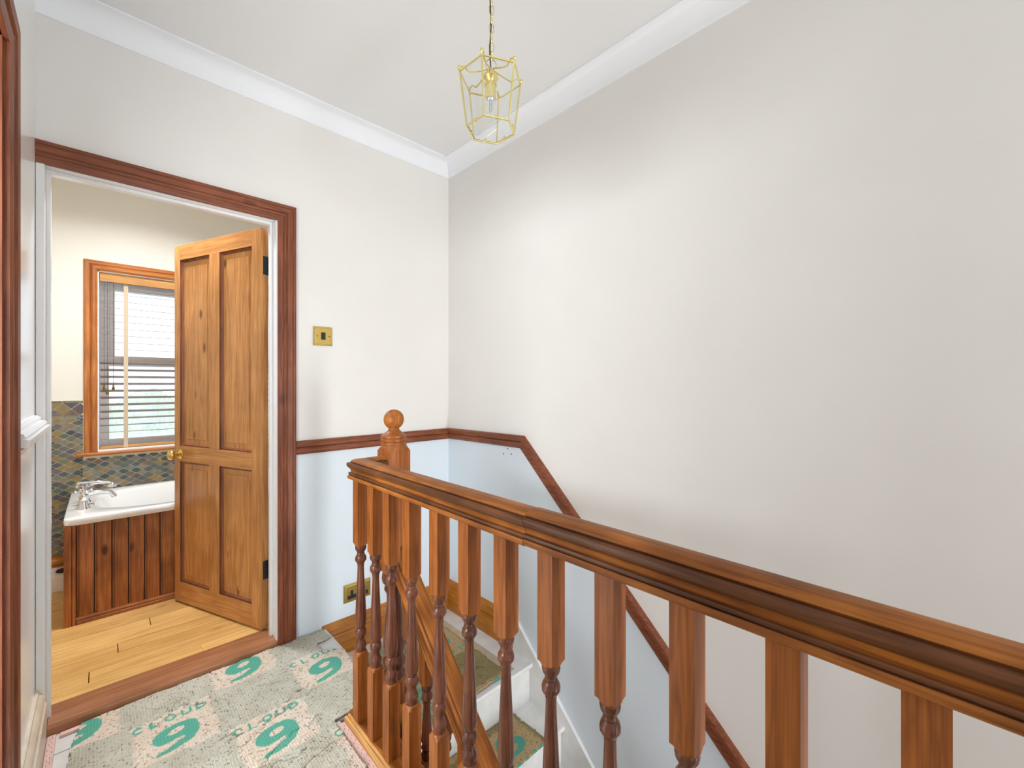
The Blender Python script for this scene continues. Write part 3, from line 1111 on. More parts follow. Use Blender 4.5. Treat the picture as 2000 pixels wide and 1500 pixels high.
dpart('stile', M['door_z'], 0.0, 0.072, DZ0, DZ1)
dpart('stile', M['door_z'], 0.667, DW, DZ0, DZ1)
dpart('muntin', M['door_z'], 0.325, 0.408, 0.153, 0.816)
dpart('muntin', M['door_z'], 0.325, 0.408, 0.900, 1.920)
dpart('rail', M['door_x'], 0.072, 0.667, DZ0, 0.153)
dpart('rail', M['door_x'], 0.072, 0.667, 0.816, 0.900)
dpart('rail', M['door_x'], 0.072, 0.667, 1.920, DZ1)
for (x0, x1) in ((0.072, 0.325), (0.408, 0.667)):
    for (z0, z1) in ((0.153, 0.816), (0.900, 1.920)):
        def rect(i, y):
            return [(x0 + i, y, z0 + i), (x1 - i, y, z0 + i), (x1 - i, y, z1 - i), (x0 + i, y, z1 - i)]
        b = MB()
        # ovolo bead, flat margin, raised field on each face
        b.rings([rect(0, -0.001), rect(0.0015, -0.008), rect(0.007, -0.0065), rect(0.013, -0.0155), rect(0.038, -0.016), rect(0.040, -0.0125), rect(0.042, -0.012)], cap0=False)
        b.rings([rect(0, -DT + 0.001), rect(0.0015, -DT + 0.008), rect(0.007, -DT + 0.0065), rect(0.013, -DT + 0.0145), rect(0.038, -DT + 0.015), rect(0.042, -DT + 0.012)][::-1], cap1=False)
        # the bead round each panel is coloured darker for the recess shade
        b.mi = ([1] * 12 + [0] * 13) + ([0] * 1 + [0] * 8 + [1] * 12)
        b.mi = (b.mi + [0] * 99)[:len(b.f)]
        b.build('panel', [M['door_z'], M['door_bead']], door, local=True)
# knobs on both faces
for s, y in ((1, 0.0), (-1, -DT)):
    b = MB()
    b.lathe([(y, 0.027), (y + s * 0.003, 0.027), (y + s * 0.006, 0.022), (y + s * 0.009, 0.012)], (0.662, 0, 0.857), 20, 1)
    rs = b.build('knob_rose', M['brass'], door, smooth=35, local=True)
    b = MB()
    b.lathe([(y + s * 0.008, 0.010), (y + s * 0.022, 0.009), (y + s * 0.028, 0.016), (y + s * 0.036, 0.024), (y + s * 0.046, 0.027), (y + s * 0.056, 0.023), (y + s * 0.062, 0.010), (y + s * 0.063, 0.002)], (0.662, 0, 0.857), 24, 1)
    b.build('knob', M['brass'], rs, smooth=50, local=True)
for z in (1.775, 0.285):
    b = MB()
    b.box(-0.0012, 0.0, -0.034, -0.008, z, z + 0.09)
    b.lathe([(z - 0.002, 0.0055), (z + 0.092, 0.0055)], (-0.003, -0.040, 0), 10)
    for k in range(2):
        b.box(-0.006, -0.0005, -0.046, -0.034, z + 0.018 + 0.036 * k, z + 0.036 + 0.036 * k)
    b.build('hinge', M['iron'], door, local=True)

# ------------------------------------------------------------------ stairs
RISE, GO = 0.198, 0.207
st = empty('staircase', (1.2, 1.3, -0.5), 'white painted stairs dropping away beyond the wooden balustrade', 'stairs', kind='structure')
SX0 = 0.785
b = MB()
b.prism([(1.49, QZ - 0.03), (1.476, QZ - 0.022), (1.472, QZ - 0.012), (1.476, QZ), (D, QZ), (D, QZ - 0.03)], 0, SX0, XR)
b.build('turn_landing', M['stair_white'], st)
b = MB()
b.box(0.795, 0.815, 1.46, D, QZ, -0.004)
b.build('top_riser', M['stair_white'], st)
NST = 12
for k in range(NST):
    z1 = QZ - RISE * k
    yr = 1.497 - GO * k
    b = MB()
    b.box(SX0, XR - 0.002, yr, yr + 0.018, z1 - RISE, z1 - 0.03 if k == 0 else z1 - 0.026)
    b.build('riser', M['stair_white'], st)
    zt_ = z1 - RISE
    yn = yr - GO - 0.024
    b = MB()
    b.prism([(yn + 0.016, zt_ - 0.026), (yn + 0.003, zt_ - 0.020), (yn, zt_ - 0.012), (yn + 0.004, zt_ - 0.002), (yn + 0.010, zt_), (yr + 0.002, zt_), (yr + 0.002, zt_ - 0.026)], 0, SX0, XR - 0.002)
    b.build('tread', M['stair_white'], st)
# wall string (white) and outer string
tl = GO * NST
b = MB()
y0 = 1.620
off = 0.20
s0 = 0.010
poly = [(y0, QZ - 0.30), (y0, s0), (y0 - 0.02, s0), (y0 - 0.02 - tl, s0 - tl * RISE / GO), (y0 - 0.02 - tl, s0 - tl * RISE / GO - 0.42)]
b.prism(poly, 0, XR - 0.016, XR)
b.build('wall_string', M['stair_white'], st, bevel=0.004)
b = MB()
y0 = 1.452
s0 = 0.03
poly = [(y0, s0 - 0.36), (y0, s0), (y0 - tl, s0 - tl * RISE / GO), (y0 - tl, s0 - tl * RISE / GO - 0.36)]
b.prism(poly, 0, 0.790, 0.828)
b.build('outer_string', M['skirt_y'], st, bevel=0.003)
# spandrel wall below the landing edge, hall floor
w = MB()
w.box(0.70, 0.79, YREAR, 1.49, LOW, -0.22)
w.box(0.70, XR, 1.49, 1.60, LOW, QZ - 0.25)
tag(w.build('wall_stairwell', M['stair_white']), 'white boarding below the landing edge in the stairwell', 'wall', kind='structure')
w = MB()
w.box(0.70, XR + 0.1, YREAR - 0.1, 1.6, LOW - 0.1, LOW)
tag(w.build('floor_hall', M['floor_pine']), 'hall floor at the foot of the stairs', 'floor', kind='structure')

# ------------------------------------------------------------------ balustrade
RC = 0.677
bal = empty('landing_balustrade', (RC, 0.3, 0.03), 'stained wooden landing balustrade with turned spindles and a ball topped newel', 'balustrade')


def sqring(h, z, cx=0.0, cy=0.0, seg=24, k=1.0):
    """ring that goes from square (k=1) to circle (k=0) of half width h"""
    out = []
    for i in range(seg):
        a = 2 * math.pi * (i + 0.5) / seg
        c_, s_ = math.cos(a), math.sin(a)
        m = max(abs(c_), abs(s_))
        r = h * ((1 - k) + k / m)
        out.append((cx + r * c_, cy + r * s_, z))
    return out


def square_prism_rings(h, z0, z1):
    # true square corners: 24 points with corners included
    def ring(z):
        n = 6
        p = []
        cs = [(-1, -1), (1, -1), (1, 1), (-1, 1)]
        for q in range(4):
            a, b_ = cs[q], cs[(q + 1) % 4]
            for i in range(n):
                t = i / n
                p.append(((a[0] + (b_[0] - a[0]) * t) * h, (a[1] + (b_[1] - a[1]) * t) * h, z))
        return p
    return ring(z0), ring(z1)


def circ24(r, z):
    out = []
    for i in range(24):
        a = -3 * math.pi / 4 + 2 * math.pi * i / 24
        out.append((r * math.cos(a), r * math.sin(a), z))
    return out


def baluster_meshes(top=0.900, bot=0.030, drop=0.0):
    h = 0.0205
    up = MB()
    r0, r1 = square_prism_rings(h, 0.664, top)
    up.rings([circ24(0.0185, 0.6545), circ24(0.0215, 0.658), r0, r1])
    lo = MB()
    q0, q1 = square_prism_rings(h, bot, 0.264)
    lo.rings([q0, q1, circ24(0.0215, 0.2705), circ24(0.0185, 0.2745)])
    tn = MB()
    prof = [(125, .0165), (133, .0190), (150, .0198), (168, .0185), (188, .0135), (198, .0125), (206, .0140), (212, .0132), (226, .0178), (245, .0198), (262, .0195), (272, .0170), (278, .0148), (292, .0125), (315, .0113), (380, .0120), (460, .0136), (560, .0158), (660, .0178), (740, .0192), (785, .0196), (815, .0190), (838, .0165), (848, .0150), (856, .0172), (874, .0196), (896, .0198), (916, .0172), (930, .0140), (940, .0130), (950, .0142), (966, .0150), (980, .0180), (1000, .0198), (1018, .0190), (1030, .0172), (1045, .0175)]
    tn.lathe([(0.6585 - (p - 125) * 0.0004175, r) for p, r in prof], (0, 0, 0), 20)
    return up, tn, lo


ub, tb, lb = baluster_meshes()
# each spindle is one part with its turned middle and square ends as sub-parts
ys = [1.4975, 1.3795, 1.2695, 1.1435, 0.9965, 0.8615, 0.7245, 0.5865, 0.4425, 0.2985, 0.1605, 0.0225]
while ys[-1] > -1.9:
    ys.append(ys[-1] - 0.138)
proto = None
for yy in ys:
    e_ = bpy.data.objects.new('baluster', None)
    COL.objects.link(e_)
    e_.parent = bal
    e_.empty_display_size = 0.02
    e_.location = (0.0, yy - 0.3, -0.03)
    if proto is None:
        a = ub.build('square_head', M['baluster_z'], e_, bevel=0.0, smooth=25, local=True)
        c = tb.build('turned_stem', M['turned'], e_, smooth=40, local=True)
        d = lb.build('square_foot', M['baluster_z'], e_, smooth=25, local=True)
        proto = (a, c, d)
    else:
        for s in proto:
            copy_part(s, e_)

half = [(0.0, .9690), (.012, .9684), (.0195, .9662), (.0245, .9628), (.0266, .9586), (.0262, .9545), (.0284, .9540), (.0300, .9556), (.0342, .9552), (.0368, .9520), (.0374, .9480), (.0362, .9430), (.0330, .9378), (.0290, .9330), (.0262, .9284), (.0252, .9238), (.0256, .9216), (.0290, .9208), (.0318, .9188), (.0328, .9156), (.0318, .9122), (.0300, .9104), (.0330, .9094), (.0352, .9060), (.0356, .9020), (.0342, .8978), (.0300, .8948), (.018, .8945)]
RPROF = [(u, z) for u, z in half] + [(-u, z) for u, z in half[::-1][:-1]]
YJ = 0.637
RY = 1.4975
# the crown is worn pale, the rounded side and the fillets keep the dark stain
n_h = len(half)


def rail_mats(mb, npath):
    n = len(RPROF)
    mi = []
    for k in range(npath - 1):
        for q in range(n):
            h_ = q if q < n_h - 1 else (n - 1 - q if q >= n_h else n_h - 1)
            mi.append(1 if (4 <= h_ <= 12 or 17 <= h_ <= 21) else 0)
    mb.mi = mi + [0, 0]


b = MB()
b.sweep([(RC, YJ - 0.001, 0), (RC, RY, 0), (0.766, RY, 0)], RPROF, (0, 0, 1))
rail_mats(b, 3)
b.build('handrail', [M['rail_y'], M['rail_dark']], bal, smooth=28)
b = MB()
b.sweep([(RC, -2.05, 0.0008), (RC, YJ - 0.003, 0.0008)], [(u * 1.012, z + 0.0008) for u, z in RPROF], (0, 0, 1))
rail_mats(b, 2)
b.build('handrail', [M['rail_y'], M['rail_dark']], bal, smooth=28)

# base rail under the spindles, pale bead beside it
b = MB()
b.box(0.660, 0.735, YREAR, 1.558, -0.20, 0.030)
b.box(0.735, 0.775, 1.46, 1.545, -0.20, 0.030)
b.build('base_rail', M['rail_y'], bal, bevel=0.002)
b = MB()
b.prism([(0.640, 0.0), (0.640, 0.012), (0.643, 0.017), (0.649, 0.019), (0.651, 0.015), (0.655, 0.021), (0.660, 0.022), (0.662, 0.0)], 1, YREAR, 1.556)
b.build('edge_bead', M['bead'], bal, smooth=35)

# newel post
NX, NY = 0.810, 1.500
nw = bpy.data.objects.new('newel_post', None)
COL.objects.link(nw)
nw.parent = bal
nw.location = (NX - RC, NY - 0.3, -0.03)
nw.empty_display_size = 0.05


def sq(h, z0, z1, mb, top=None, bottom=None):
    r0, r1 = square_prism_rings(h, z0, z1)
    rs = [r0, r1]
    if top:
        rs = rs + [circ24(r, z) for z, r in top]
    if bottom:
        rs = [circ24(r, z) for z, r in bottom] + rs
    mb.rings(rs)


b = MB()
sq(0.045, 0.545, 0.985, b, top=[(1.000, 0.0495), (1.007, 0.047)], bottom=[(0.520, 0.040), (0.532, 0.048)])
b.build('upper_block', M['baluster_z'], nw, smooth=30, local=True)
b = MB()
b.lathe([(1.004, .046), (1.010, .048), (1.016, .0475), (1.020, .045), (1.022, .0485), (1.030, .0495), (1.034, .0465), (1.036, .0490), (1.043, .0490), (1.046, .044), (1.049, .038), (1.055, .030), (1.062, .022), (1.069, .0195), (1.076, .0205)], (0, 0, 0), 28)
b.build('cap_rings', M['baluster_z'], nw, smooth=30, local=True)
b = MB()
b.lathe([(1.1035 + 0.0385 * math.sin(math.pi * (i / 16 - 0.5)), max(0.0385 * math.cos(math.pi * (i / 16 - 0.5)), 0.0005)) for i in range(17)], (0, 0, 0), 28)
b.build('ball_finial', M['rail_z'], nw, smooth=60, local=True)
b = MB()
b.lathe([(0.524, .038), (0.516, .043), (0.500, .0455), (0.484, .043), (0.474, .034), (0.470, .030), (0.466, .034), (0.455, .036), (0.446, .032), (0.440, .028), (0.42, .0265), (0.36, .031), (0.29, .038), (0.245, .042), (0.222, .041), (0.206, .034), (0.200, .030), (0.196, .036), (0.182, .043), (0.168, .043), (0.156, .036), (0.150, .032), (0.145, .036), (0.132, .043), (0.120, .042)], (0, 0, 0), 28)
b.build('turned_stem', M['turned'], nw, smooth=40, local=True)
b = MB()
sq(0.045, -0.62, 0.100, b, top=[(0.112, 0.048), (0.122, 0.040)])
b.build('lower_block', M['baluster_z'], nw, smooth=30, local=True)

# descending stair rail with its own spindles
sb = empty('stair_balustrade', (NX, 1.0, -0.2), 'sloping pine stair handrail with spindles running down from the newel', 'balustrade')
TA = RISE / GO
pa = math.atan(TA)
yA, zA = NY - 0.045, 0.585         # rail centre line at the newel face
L = 2.4
b = MB()
b.sweep([(0, -L / math.cos(pa), 0), (0, 0.012, 0)], [(u, z - 0.931) for u, z in RPROF], (0, 0, 1))
rail_mats(b, 2)
hr = b.build('handrail', [M['rail_y'], M['rail_y']], sb, smooth=28, local=True)
hr.location = (0, yA - 1.0, zA + 0.2)
hr.rotation_euler = (pa, 0, 0)
tn2 = None
for k in range(14):
    yy = yA - 0.075 - k * 0.112
    zr = zA - (yA - yy) * TA - 0.04
    zs_ = 0.03 - (1.452 - yy) * TA - 0.005
    e_ = bpy.data.objects.new('baluster', None)
    COL.objects.link(e_)
    e_.parent = sb
    e_.location = (0, yy - 1.0, zr - 0.16 + 0.2)
    e_.empty_display_size = 0.02
    if tn2 is None:
        ln = zr - 0.16 - zs_
        a = MB()
        r0, r1 = square_prism_rings(0.0205, 0.006, 0.17)
        a.rings([circ24(0.0185, -0.004), circ24(0.0215, 0.0), r0, r1])
        c = MB()
        c.lathe([(-ln * 0.0 - t * (ln - 0.10), r) for t, r in [(0, .0165), (.03, .0195), (.08, .018), (.11, .0125), (.15, .018), (.20, .0195), (.23, .014), (.30, .0118), (.50, .0150), (.70, .0190), (.77, .0196), (.82, .0150), (.86, .0195), (.90, .0140), (.95, .0195), (1.0, .0175)]], (0, 0, 0), 16)
        d = MB()
        r0, r1 = square_prism_rings(0.0205, -ln - 0.03, -(ln - 0.10) - 0.008)
        d.rings([r0, r1, circ24(0.0205, -(ln - 0.10) - 0.002)])
        tn2 = (a.build('square_head', M['baluster_z'], e_, smooth=25, local=True), c.build('turned_stem', M['turned'], e_, smooth=40, local=True), d.build('square_foot', M['baluster_z'], e_, smooth=25, local=True))
    else:
        for s in tn2:
            copy_part(s, e_)

# ------------------------------------------------------------------ underlay


def vnoise(x, y, seed):
    """smooth value noise, arrays in, 0..1 out"""
    r = np.random.default_rng(seed)
    T = r.random((64, 64))
    xi, yi = np.floor(x).astype(int), np.floor(y).astype(int)
    fx, fy = x - xi, y - yi
    fx, fy = fx * fx * (3 - 2 * fx), fy * fy * (3 - 2 * fy)
    g_ = lambda i, j: T[i % 64, j % 64]
    return (g_(xi, yi) * (1 - fx) + g_(xi + 1, yi) * fx) * (1 - fy) + (g_(xi, yi + 1) * (1 - fx) + g_(xi + 1, yi + 1) * fx) * fy


def seg_dist(x, y, x0, y0, x1, y1):
    dx, dy = x1 - x0, y1 - y0
    t = np.clip(((x - x0) * dx + (y - y0) * dy) / (dx * dx + dy * dy + 1e-12), 0, 1)
    return np.hypot(x - x0 - t * dx, y - y0 - t * dy)


def glyph_nine(u, v):
    bowl = ((u / 0.066) ** 2 + ((v - 0.020 - 0.10 * u) / 0.046) ** 2) < 1
    hole = (((u - 0.002) / 0.024) ** 2 + ((v - 0.026 - 0.22 * u) / 0.0145) ** 2) < 1
    tail = np.zeros_like(bowl)
    pts = [(0.046, 0.012, 0.021), (0.045, -0.010, 0.020), (0.030, -0.036, 0.018), (0.004, -0.052, 0.015), (-0.026, -0.061, 0.012), (-0.052, -0.066, 0.009)]
    for a, b_ in zip(pts[:-1], pts[1:]):
        for t in (0, 0.34, 0.67, 1.0):
            cx, cy, r = (a[i] + (b_[i] - a[i]) * t for i in range(3))
            tail |= np.hypot(u - cx, v - cy) < r
    slit = (seg_dist(u, v, -0.075, -0.036, 0.012, -0.024) < 0.0075)
    return ((bowl & ~hole) | tail) & ~(slit & ~hole)


def glyph_cloud(u, v):
    """the word CLOUD centred on the origin, letters about 30 mm high"""
    s = np.zeros(u.shape, bool)
    hw, hh, wd = 0.0125, 0.0145, 0.0042

    def stroke(x0, y0, x1, y1, cx):
        return seg_dist(u, v, cx + x0, y0, cx + x1, y1) < wd

    def arc(cx, rx, ry, a0, a1, n=14):
        r = np.zeros(u.shape, bool)
        ps = [(cx + rx * math.cos(a0 + (a1 - a0) * i / n), ry * math.sin(a0 + (a1 - a0) * i / n)) for i in range(n + 1)]
        for p, q in zip(ps[:-1], ps[1:]):
            r |= seg_dist(u, v, p[0], p[1], q[0], q[1]) < wd
        return r
    c = [-0.090, -0.046, 0.0, 0.046, 0.090]
    s |= arc(c[0], hw, hh, 0.9, 2 * math.pi - 0.9)
    s |= stroke(-hw * 0.8, hh, -hw * 0.8, -hh, c[1]) | stroke(-hw * 0.8, -hh, hw * 0.8, -hh, c[1])
    s |= arc(c[2], hw * 1.05, hh, 0, 2 * math.pi, 18)
    s |= stroke(-hw, hh, -hw, -hh * 0.3, c[3]) | stroke(hw, hh, hw, -hh * 0.3, c[3])
    pts = [(c[3] + hw * math.cos(math.pi + math.pi * i / 8), -hh * 0.3 + hh * 0.7 * math.sin(math.pi + math.pi * i / 8)) for i in range(9)]
    for p, q in zip(pts[:-1], pts[1:]):
        s |= seg_dist(u, v, p[0], p[1], q[0], q[1]) < wd
    s |= stroke(-hw, hh, -hw, -hh, c[4])
    pts = [(c[4] - hw + 2 * hw * math.cos(-math.pi / 2 + math.pi * i / 10), hh * math.sin(-math.pi / 2 + math.pi * i / 10)) for i in range(11)]
    for p, q in zip(pts[:-1], pts[1:]):
        s |= seg_dist(u, v, p[0], p[1], q[0], q[1]) < wd
    return s


LX, LY = 0.2555, 0.249


def print_masks(x, y, ox, oy, flip=False):
    """staggered lattice of printed patches; ox, oy = centre of one 9"""
    pr = np.zeros(x.shape, bool)
    i = np.round((x - ox) / LX)
    patch = np.zeros(x.shape)
    cells_i = np.unique(i)
    ymin, ymax = y.min(), y.max()
    for ii in cells_i:
        for jj in range(int((ymin - oy) / LY) - 3, int((ymax - oy) / LY) + 4):
            if (int(ii) + jj) % 2:
                continue
            cx, cy = ox + ii * LX, oy + jj * LY
            u, v = x - cx, y - cy
            near = (np.abs(u) < 0.14) & (np.abs(v - 0.03) < 0.19)
            if not near.any():
                continue
            if flip:
                u, v = -u, -v
            un, vn = u[near], v[near]
            pr[near] |= glyph_nine(un, vn) | glyph_cloud(un + 0.006, vn - 0.115 - 0.0 * un)
            pn = (vnoise(x[near] * 50, y[near] * 50, 77) - 0.5) * 0.018
            edge = np.minimum(0.118 - np.abs(un), 0.122 - np.abs(vn - 0.028)) + pn
            patch[near] = np.maximum(patch[near], np.clip(edge / 0.008, 0, 1))
    return pr.astype(float), patch


CRACKS = [  # (x0, y0, x1, y1) tears seen in the rubber
    (0.30, 1.66, 0.62, 1.80), (0.36, 1.56, 0.60, 1.64), (0.30, 2.06, 0.36, 1.93), (0.12, 2.10, 0.30, 2.00), (0.16, 1.98, 0.22, 2.10), (0.24, 1.76, 0.44, 1.74), (0.44, 1.74, 0.60, 1.84),
    (0.20, 1.60, 0.52, 1.50), (0.46, 1.96, 0.58, 1.93), (0.05, 2.05, 0.16, 2.02), (0.33, 2.23, 0.35, 2.10), (0.40, 1.42, 0.62, 1.50)]


def underlay(name, x0, x1, y0, y1, z, keep, label, ox, oy, res=0.004, amp=0.004, cracks=(), shape=None, flip=False, parent=None, thick=0.007, seed=1, mat_key=None):
    nx, ny = int((x1 - x0) / res) + 1, int((y1 - y0) / res) + 1
    X, Y = np.meshgrid(np.linspace(x0, x1, nx), np.linspace(y0, y1, ny))
    x, y = X.ravel(), Y.ravel()
    nz = vnoise(x * 14, y * 14, seed) * 0.6 + vnoise(x * 45, y * 45, seed + 1) * 0.28 + vnoise(x * 120, y * 120, seed + 2) * 0.12
    zz = z + amp * (nz - 0.5) * 2
    cr = np.zeros(x.shape)
    wob = (vnoise(x * 60, y * 60, seed + 3) - 0.5) * 0.022 + (vnoise(x * 22, y * 22, seed + 9) - 0.5) * 0.03
    wob2 = (vnoise(x * 60, y * 60, seed + 4) - 0.5) * 0.022 + (vnoise(x * 22, y * 22, seed + 10) - 0.5) * 0.03
    for c in cracks:
        d_ = seg_dist(x + wob, y + wob2, *c)
        cr = np.maximum(cr, np.clip(1 - d_ / 0.0032, 0, 1) * (vnoise(x * 70, y * 70, seed + 8) > 0.25))
        zz -= 0.004 * np.exp(-(d_ / 0.004) ** 2)
        zz += 0.0012 * np.exp(-((d_ - 0.010) / 0.008) ** 2)
    pr, patch = print_masks(x, y, ox, oy, flip)
    if shape is not None:
        x2, y2, zz = shape(x, y, zz)
    else:
        x2, y2 = x, y
    jag = (vnoise(x * 40, y * 40, seed + 5) - 0.5) * 0.022 + (vnoise(x * 150, y * 150, seed + 6) - 0.5) * 0.010
    ok = keep(x, y, jag)
    idx = np.arange(nx * ny).reshape(ny, nx)
    a, b_, c, d_ = idx[:-1, :-1].ravel(), idx[:-1, 1:].ravel(), idx[1:, 1:].ravel(), idx[1:, :-1].ravel()
    m = ok[a] & ok[b_] & ok[c] & ok[d_]
    faces = np.stack([a[m], b_[m], c[m], d_[m]], 1)
    used = np.unique(faces)
    remap = -np.ones(nx * ny, int)
    remap[used] = np.arange(len(used))
    faces = remap[faces]
    co = np.stack([x2, y2, zz], 1)[used]
    me = bpy.data.meshes.new(name)
    me.vertices.add(len(used))
    me.vertices.foreach_set('co', co.ravel())
    nf = len(faces)
    me.loops.add(nf * 4)
    me.loops.foreach_set('vertex_index', faces.ravel())
    me.polygons.add(nf)
    me.polygons.foreach_set('loop_start', np.arange(0, nf * 4, 4))
    me.polygons.foreach_set('use_smooth', np.ones(nf, bool))
    me.update()
    at = me.color_attributes.new('print_mask', 'FLOAT_COLOR', 'POINT')
    colr = np.stack([pr, patch, cr, np.ones_like(pr)], 1)[used]
    at.data.foreach_set('color', colr.ravel())
    me.materials.append(M['underlay'] if mat_key is None else M[mat_key])
    o = bpy.data.objects.new(name, me)
    COL.objects.link(o)
    sm = o.modifiers.new('thickness', 'SOLIDIFY')
    sm.thickness = thick
    sm.offset = -1
    if parent is None:
        tag(o, label, 'underlay', 'rubber carpet underlay')
    return o


def keep_landing(x, y, j):
    left = x > np.where(y > 2.09, -0.052 - (2.215 - y) * 0.2, -0.078 - (2.09 - y) * 0.05) + j * 0.25
    top = y < 2.200 + j * 0.5
    right = x < np.where(y > 1.572 + j * 0.3, 0.806 + j * 0.6 - np.clip(y - 2.10, 0, 1) * 0.10, 0.612 + j * 0.5)
    bite = ((x > 0.735 + j * 0.8) & (y > 2.02 - (x - 0.735) * 0.6 + j * 0.5) & (y < 2.10 + j))
    return left & top & right & ~bite


underlay('carpet_underlay', -0.10, 0.82, -0.6, 2.212, 0.0125, keep_landing, 'torn waffle underlay with teal printed nines covering the landing floor', 0.187, 1.887, cracks=CRACKS, amp=0.0035)


def keep_turn(x, y, j):
    return (x < 1.415 + j * 0.5) & (y > 1.50 + j * 0.2) & (x > 0.835) & (y < 2.10 + j * 0.6)


underlay('carpet_underlay', 0.82, 1.45, 1.47, 2.16, QZ + 0.0128, keep_turn, 'olive brown waffle underlay on the quarter landing of the stairs', 1.30, 1.93, flip=True, mat_key='underlay_olive', amp=0.002, seed=31, res=0.005,
         cracks=[(1.36, 1.60, 1.25, 1.72), (1.20, 1.64, 1.32, 1.56), (1.1, 1.9, 1.2, 1.75)])
b = MB()
b.box(1.395, 1.462, 1.505, 2.12, QZ, QZ + 0.0035)
b.box(0.84, 1.395, 2.06, 2.12, QZ, QZ + 0.0035)
tag(b.build('underlay_edge_strip', M['tray']), 'beige backing strip along the edge of the stair turn underlay', 'strip')
names = ['first', 'second', 'third', 'fourth', 'fifth', 'sixth']
for k in range(5):
    zt_ = QZ - RISE * (k + 1)
    yn = 1.497 - GO * (k + 1) - 0.024

    def keep_tread(x, y, j, yn=yn):
        return (x < 1.44 + j * 0.5) & (x > 0.90 + j * 0.4)
    underlay('carpet_underlay', 0.88, 1.46, yn - 0.004, yn + GO + 0.016, zt_ + 0.009, keep_tread, 'worn waffle underlay on the %s stair below the quarter landing' % names[k], 1.30, yn + 0.10, flip=True, mat_key='underlay_olive', amp=0.002, seed=60 + k * 9, res=0.006)
# gripper rods
def gripper(name, x0, x1, y0, y1, z, label):
    b = MB()
    b.prism([(x0, z), (x1, z), (x1 - 0.001, z + 0.006), (x0 + 0.003, z + 0.006)], 1, y0, y1)
    o = tag(b.build(name, M['gripper']), label, 'gripper rod')
    b = MB()
    n = int((y1 - y0) / 0.028)
    for i in range(n):
        for q in (0.35, 0.7):
            xx = x0 + (x1 - x0) * q + float(rng.uniform(-.002, .002))
            yy = y0 + 0.014 + i * 0.028 + (q - 0.35) * 0.03
            b.lathe([(z + 0.005, 0.0009), (z + 0.0105, 0.0003)], (xx, yy, 0), 5)
    p = b.build('pins', M['iron'], o)
    p['kind'] = 'stuff'
    return o


gripper('gripper_rod', -0.141, -0.117, 0.0, 2.198, 0.0, 'pink carpet gripper rod along the chipped white skirting')
gripper('gripper_rod', 0.615, 0.639, -0.6, 1.548, 0.0, 'pink carpet gripper rod along the foot of the balustrade')
b = MB()
b.box(-0.108, -0.045, 2.170, 2.190, 0.0, 0.010)
tag(b.build('gripper_offcut', M['gripper'], bevel=0.002), 'short pink gripper offcut in front of the threshold', 'gripper rod')

# ------------------------------------------------------------------ switch and socket
sw = empty('light_switch', (0.803, D, 1.48), 'square brass light switch with a dark rocker beside the architrave', 'light switch')
b = MB()
x0, x1, z0, z1 = 0.756, 0.850, 1.434, 1.529


def plate(mb, i, y):
    return [(x0 + i, y, z0 + i), (x1 - i, y, z0 + i), (x1 - i, y, z1 - i), (x0 + i, y, z1 - i)]


b.rings([plate(b, 0, D), plate(b, 0, D - 0.004), plate(b, 0.002, D - 0.006), plate(b, 0.006, D - 0.006), plate(b, 0.009, D - 0.0095), plate(b, 0.011, D - 0.010)])
b.build('plate', M['brass'], sw)
b = MB()
b.box(0.7925, 0.8135, D - 0.013, D - 0.0095, 1.463, 1.500)
b.build('rocker', M['black'], sw, bevel=0.002)
for x in (0.773, 0.833):
    b = MB()
    b.lathe([(D - 0.0115, 0.0032), (D - 0.0095, 0.004)], (x, 0, 1.481), 12, 1)
    b.build('screw', M['brass_dull'], sw)
so_ = empty('wall_socket', (0.96, D, 0.137), 'brass double wall socket low down behind the spindles', 'socket')
b = MB()
x0, x1, z0, z1 = 0.908, 1.056, 0.089, 0.184
b.rings([plate(b, 0, D), plate(b, 0, D - 0.004), plate(b, 0.002, D - 0.006), plate(b, 0.006, D - 0.006), plate(b, 0.009, D - 0.0095), plate(b, 0.011, D - 0.010)])
b.build('plate', M['brass'], so_)
for cx in (0.950, 1.016):
    b = MB()
    b.prism([(cx - 0.022, 0.108), (cx + 0.022, 0.108), (cx + 0.022, 0.126), (cx + 0.0065, 0.126), (cx + 0.0065, 0.151), (cx - 0.0065, 0.151), (cx - 0.0065, 0.126), (cx - 0.022, 0.126)], 1, D - 0.0125, D - 0.0095)
    b.build('insert', M['black'], so_)

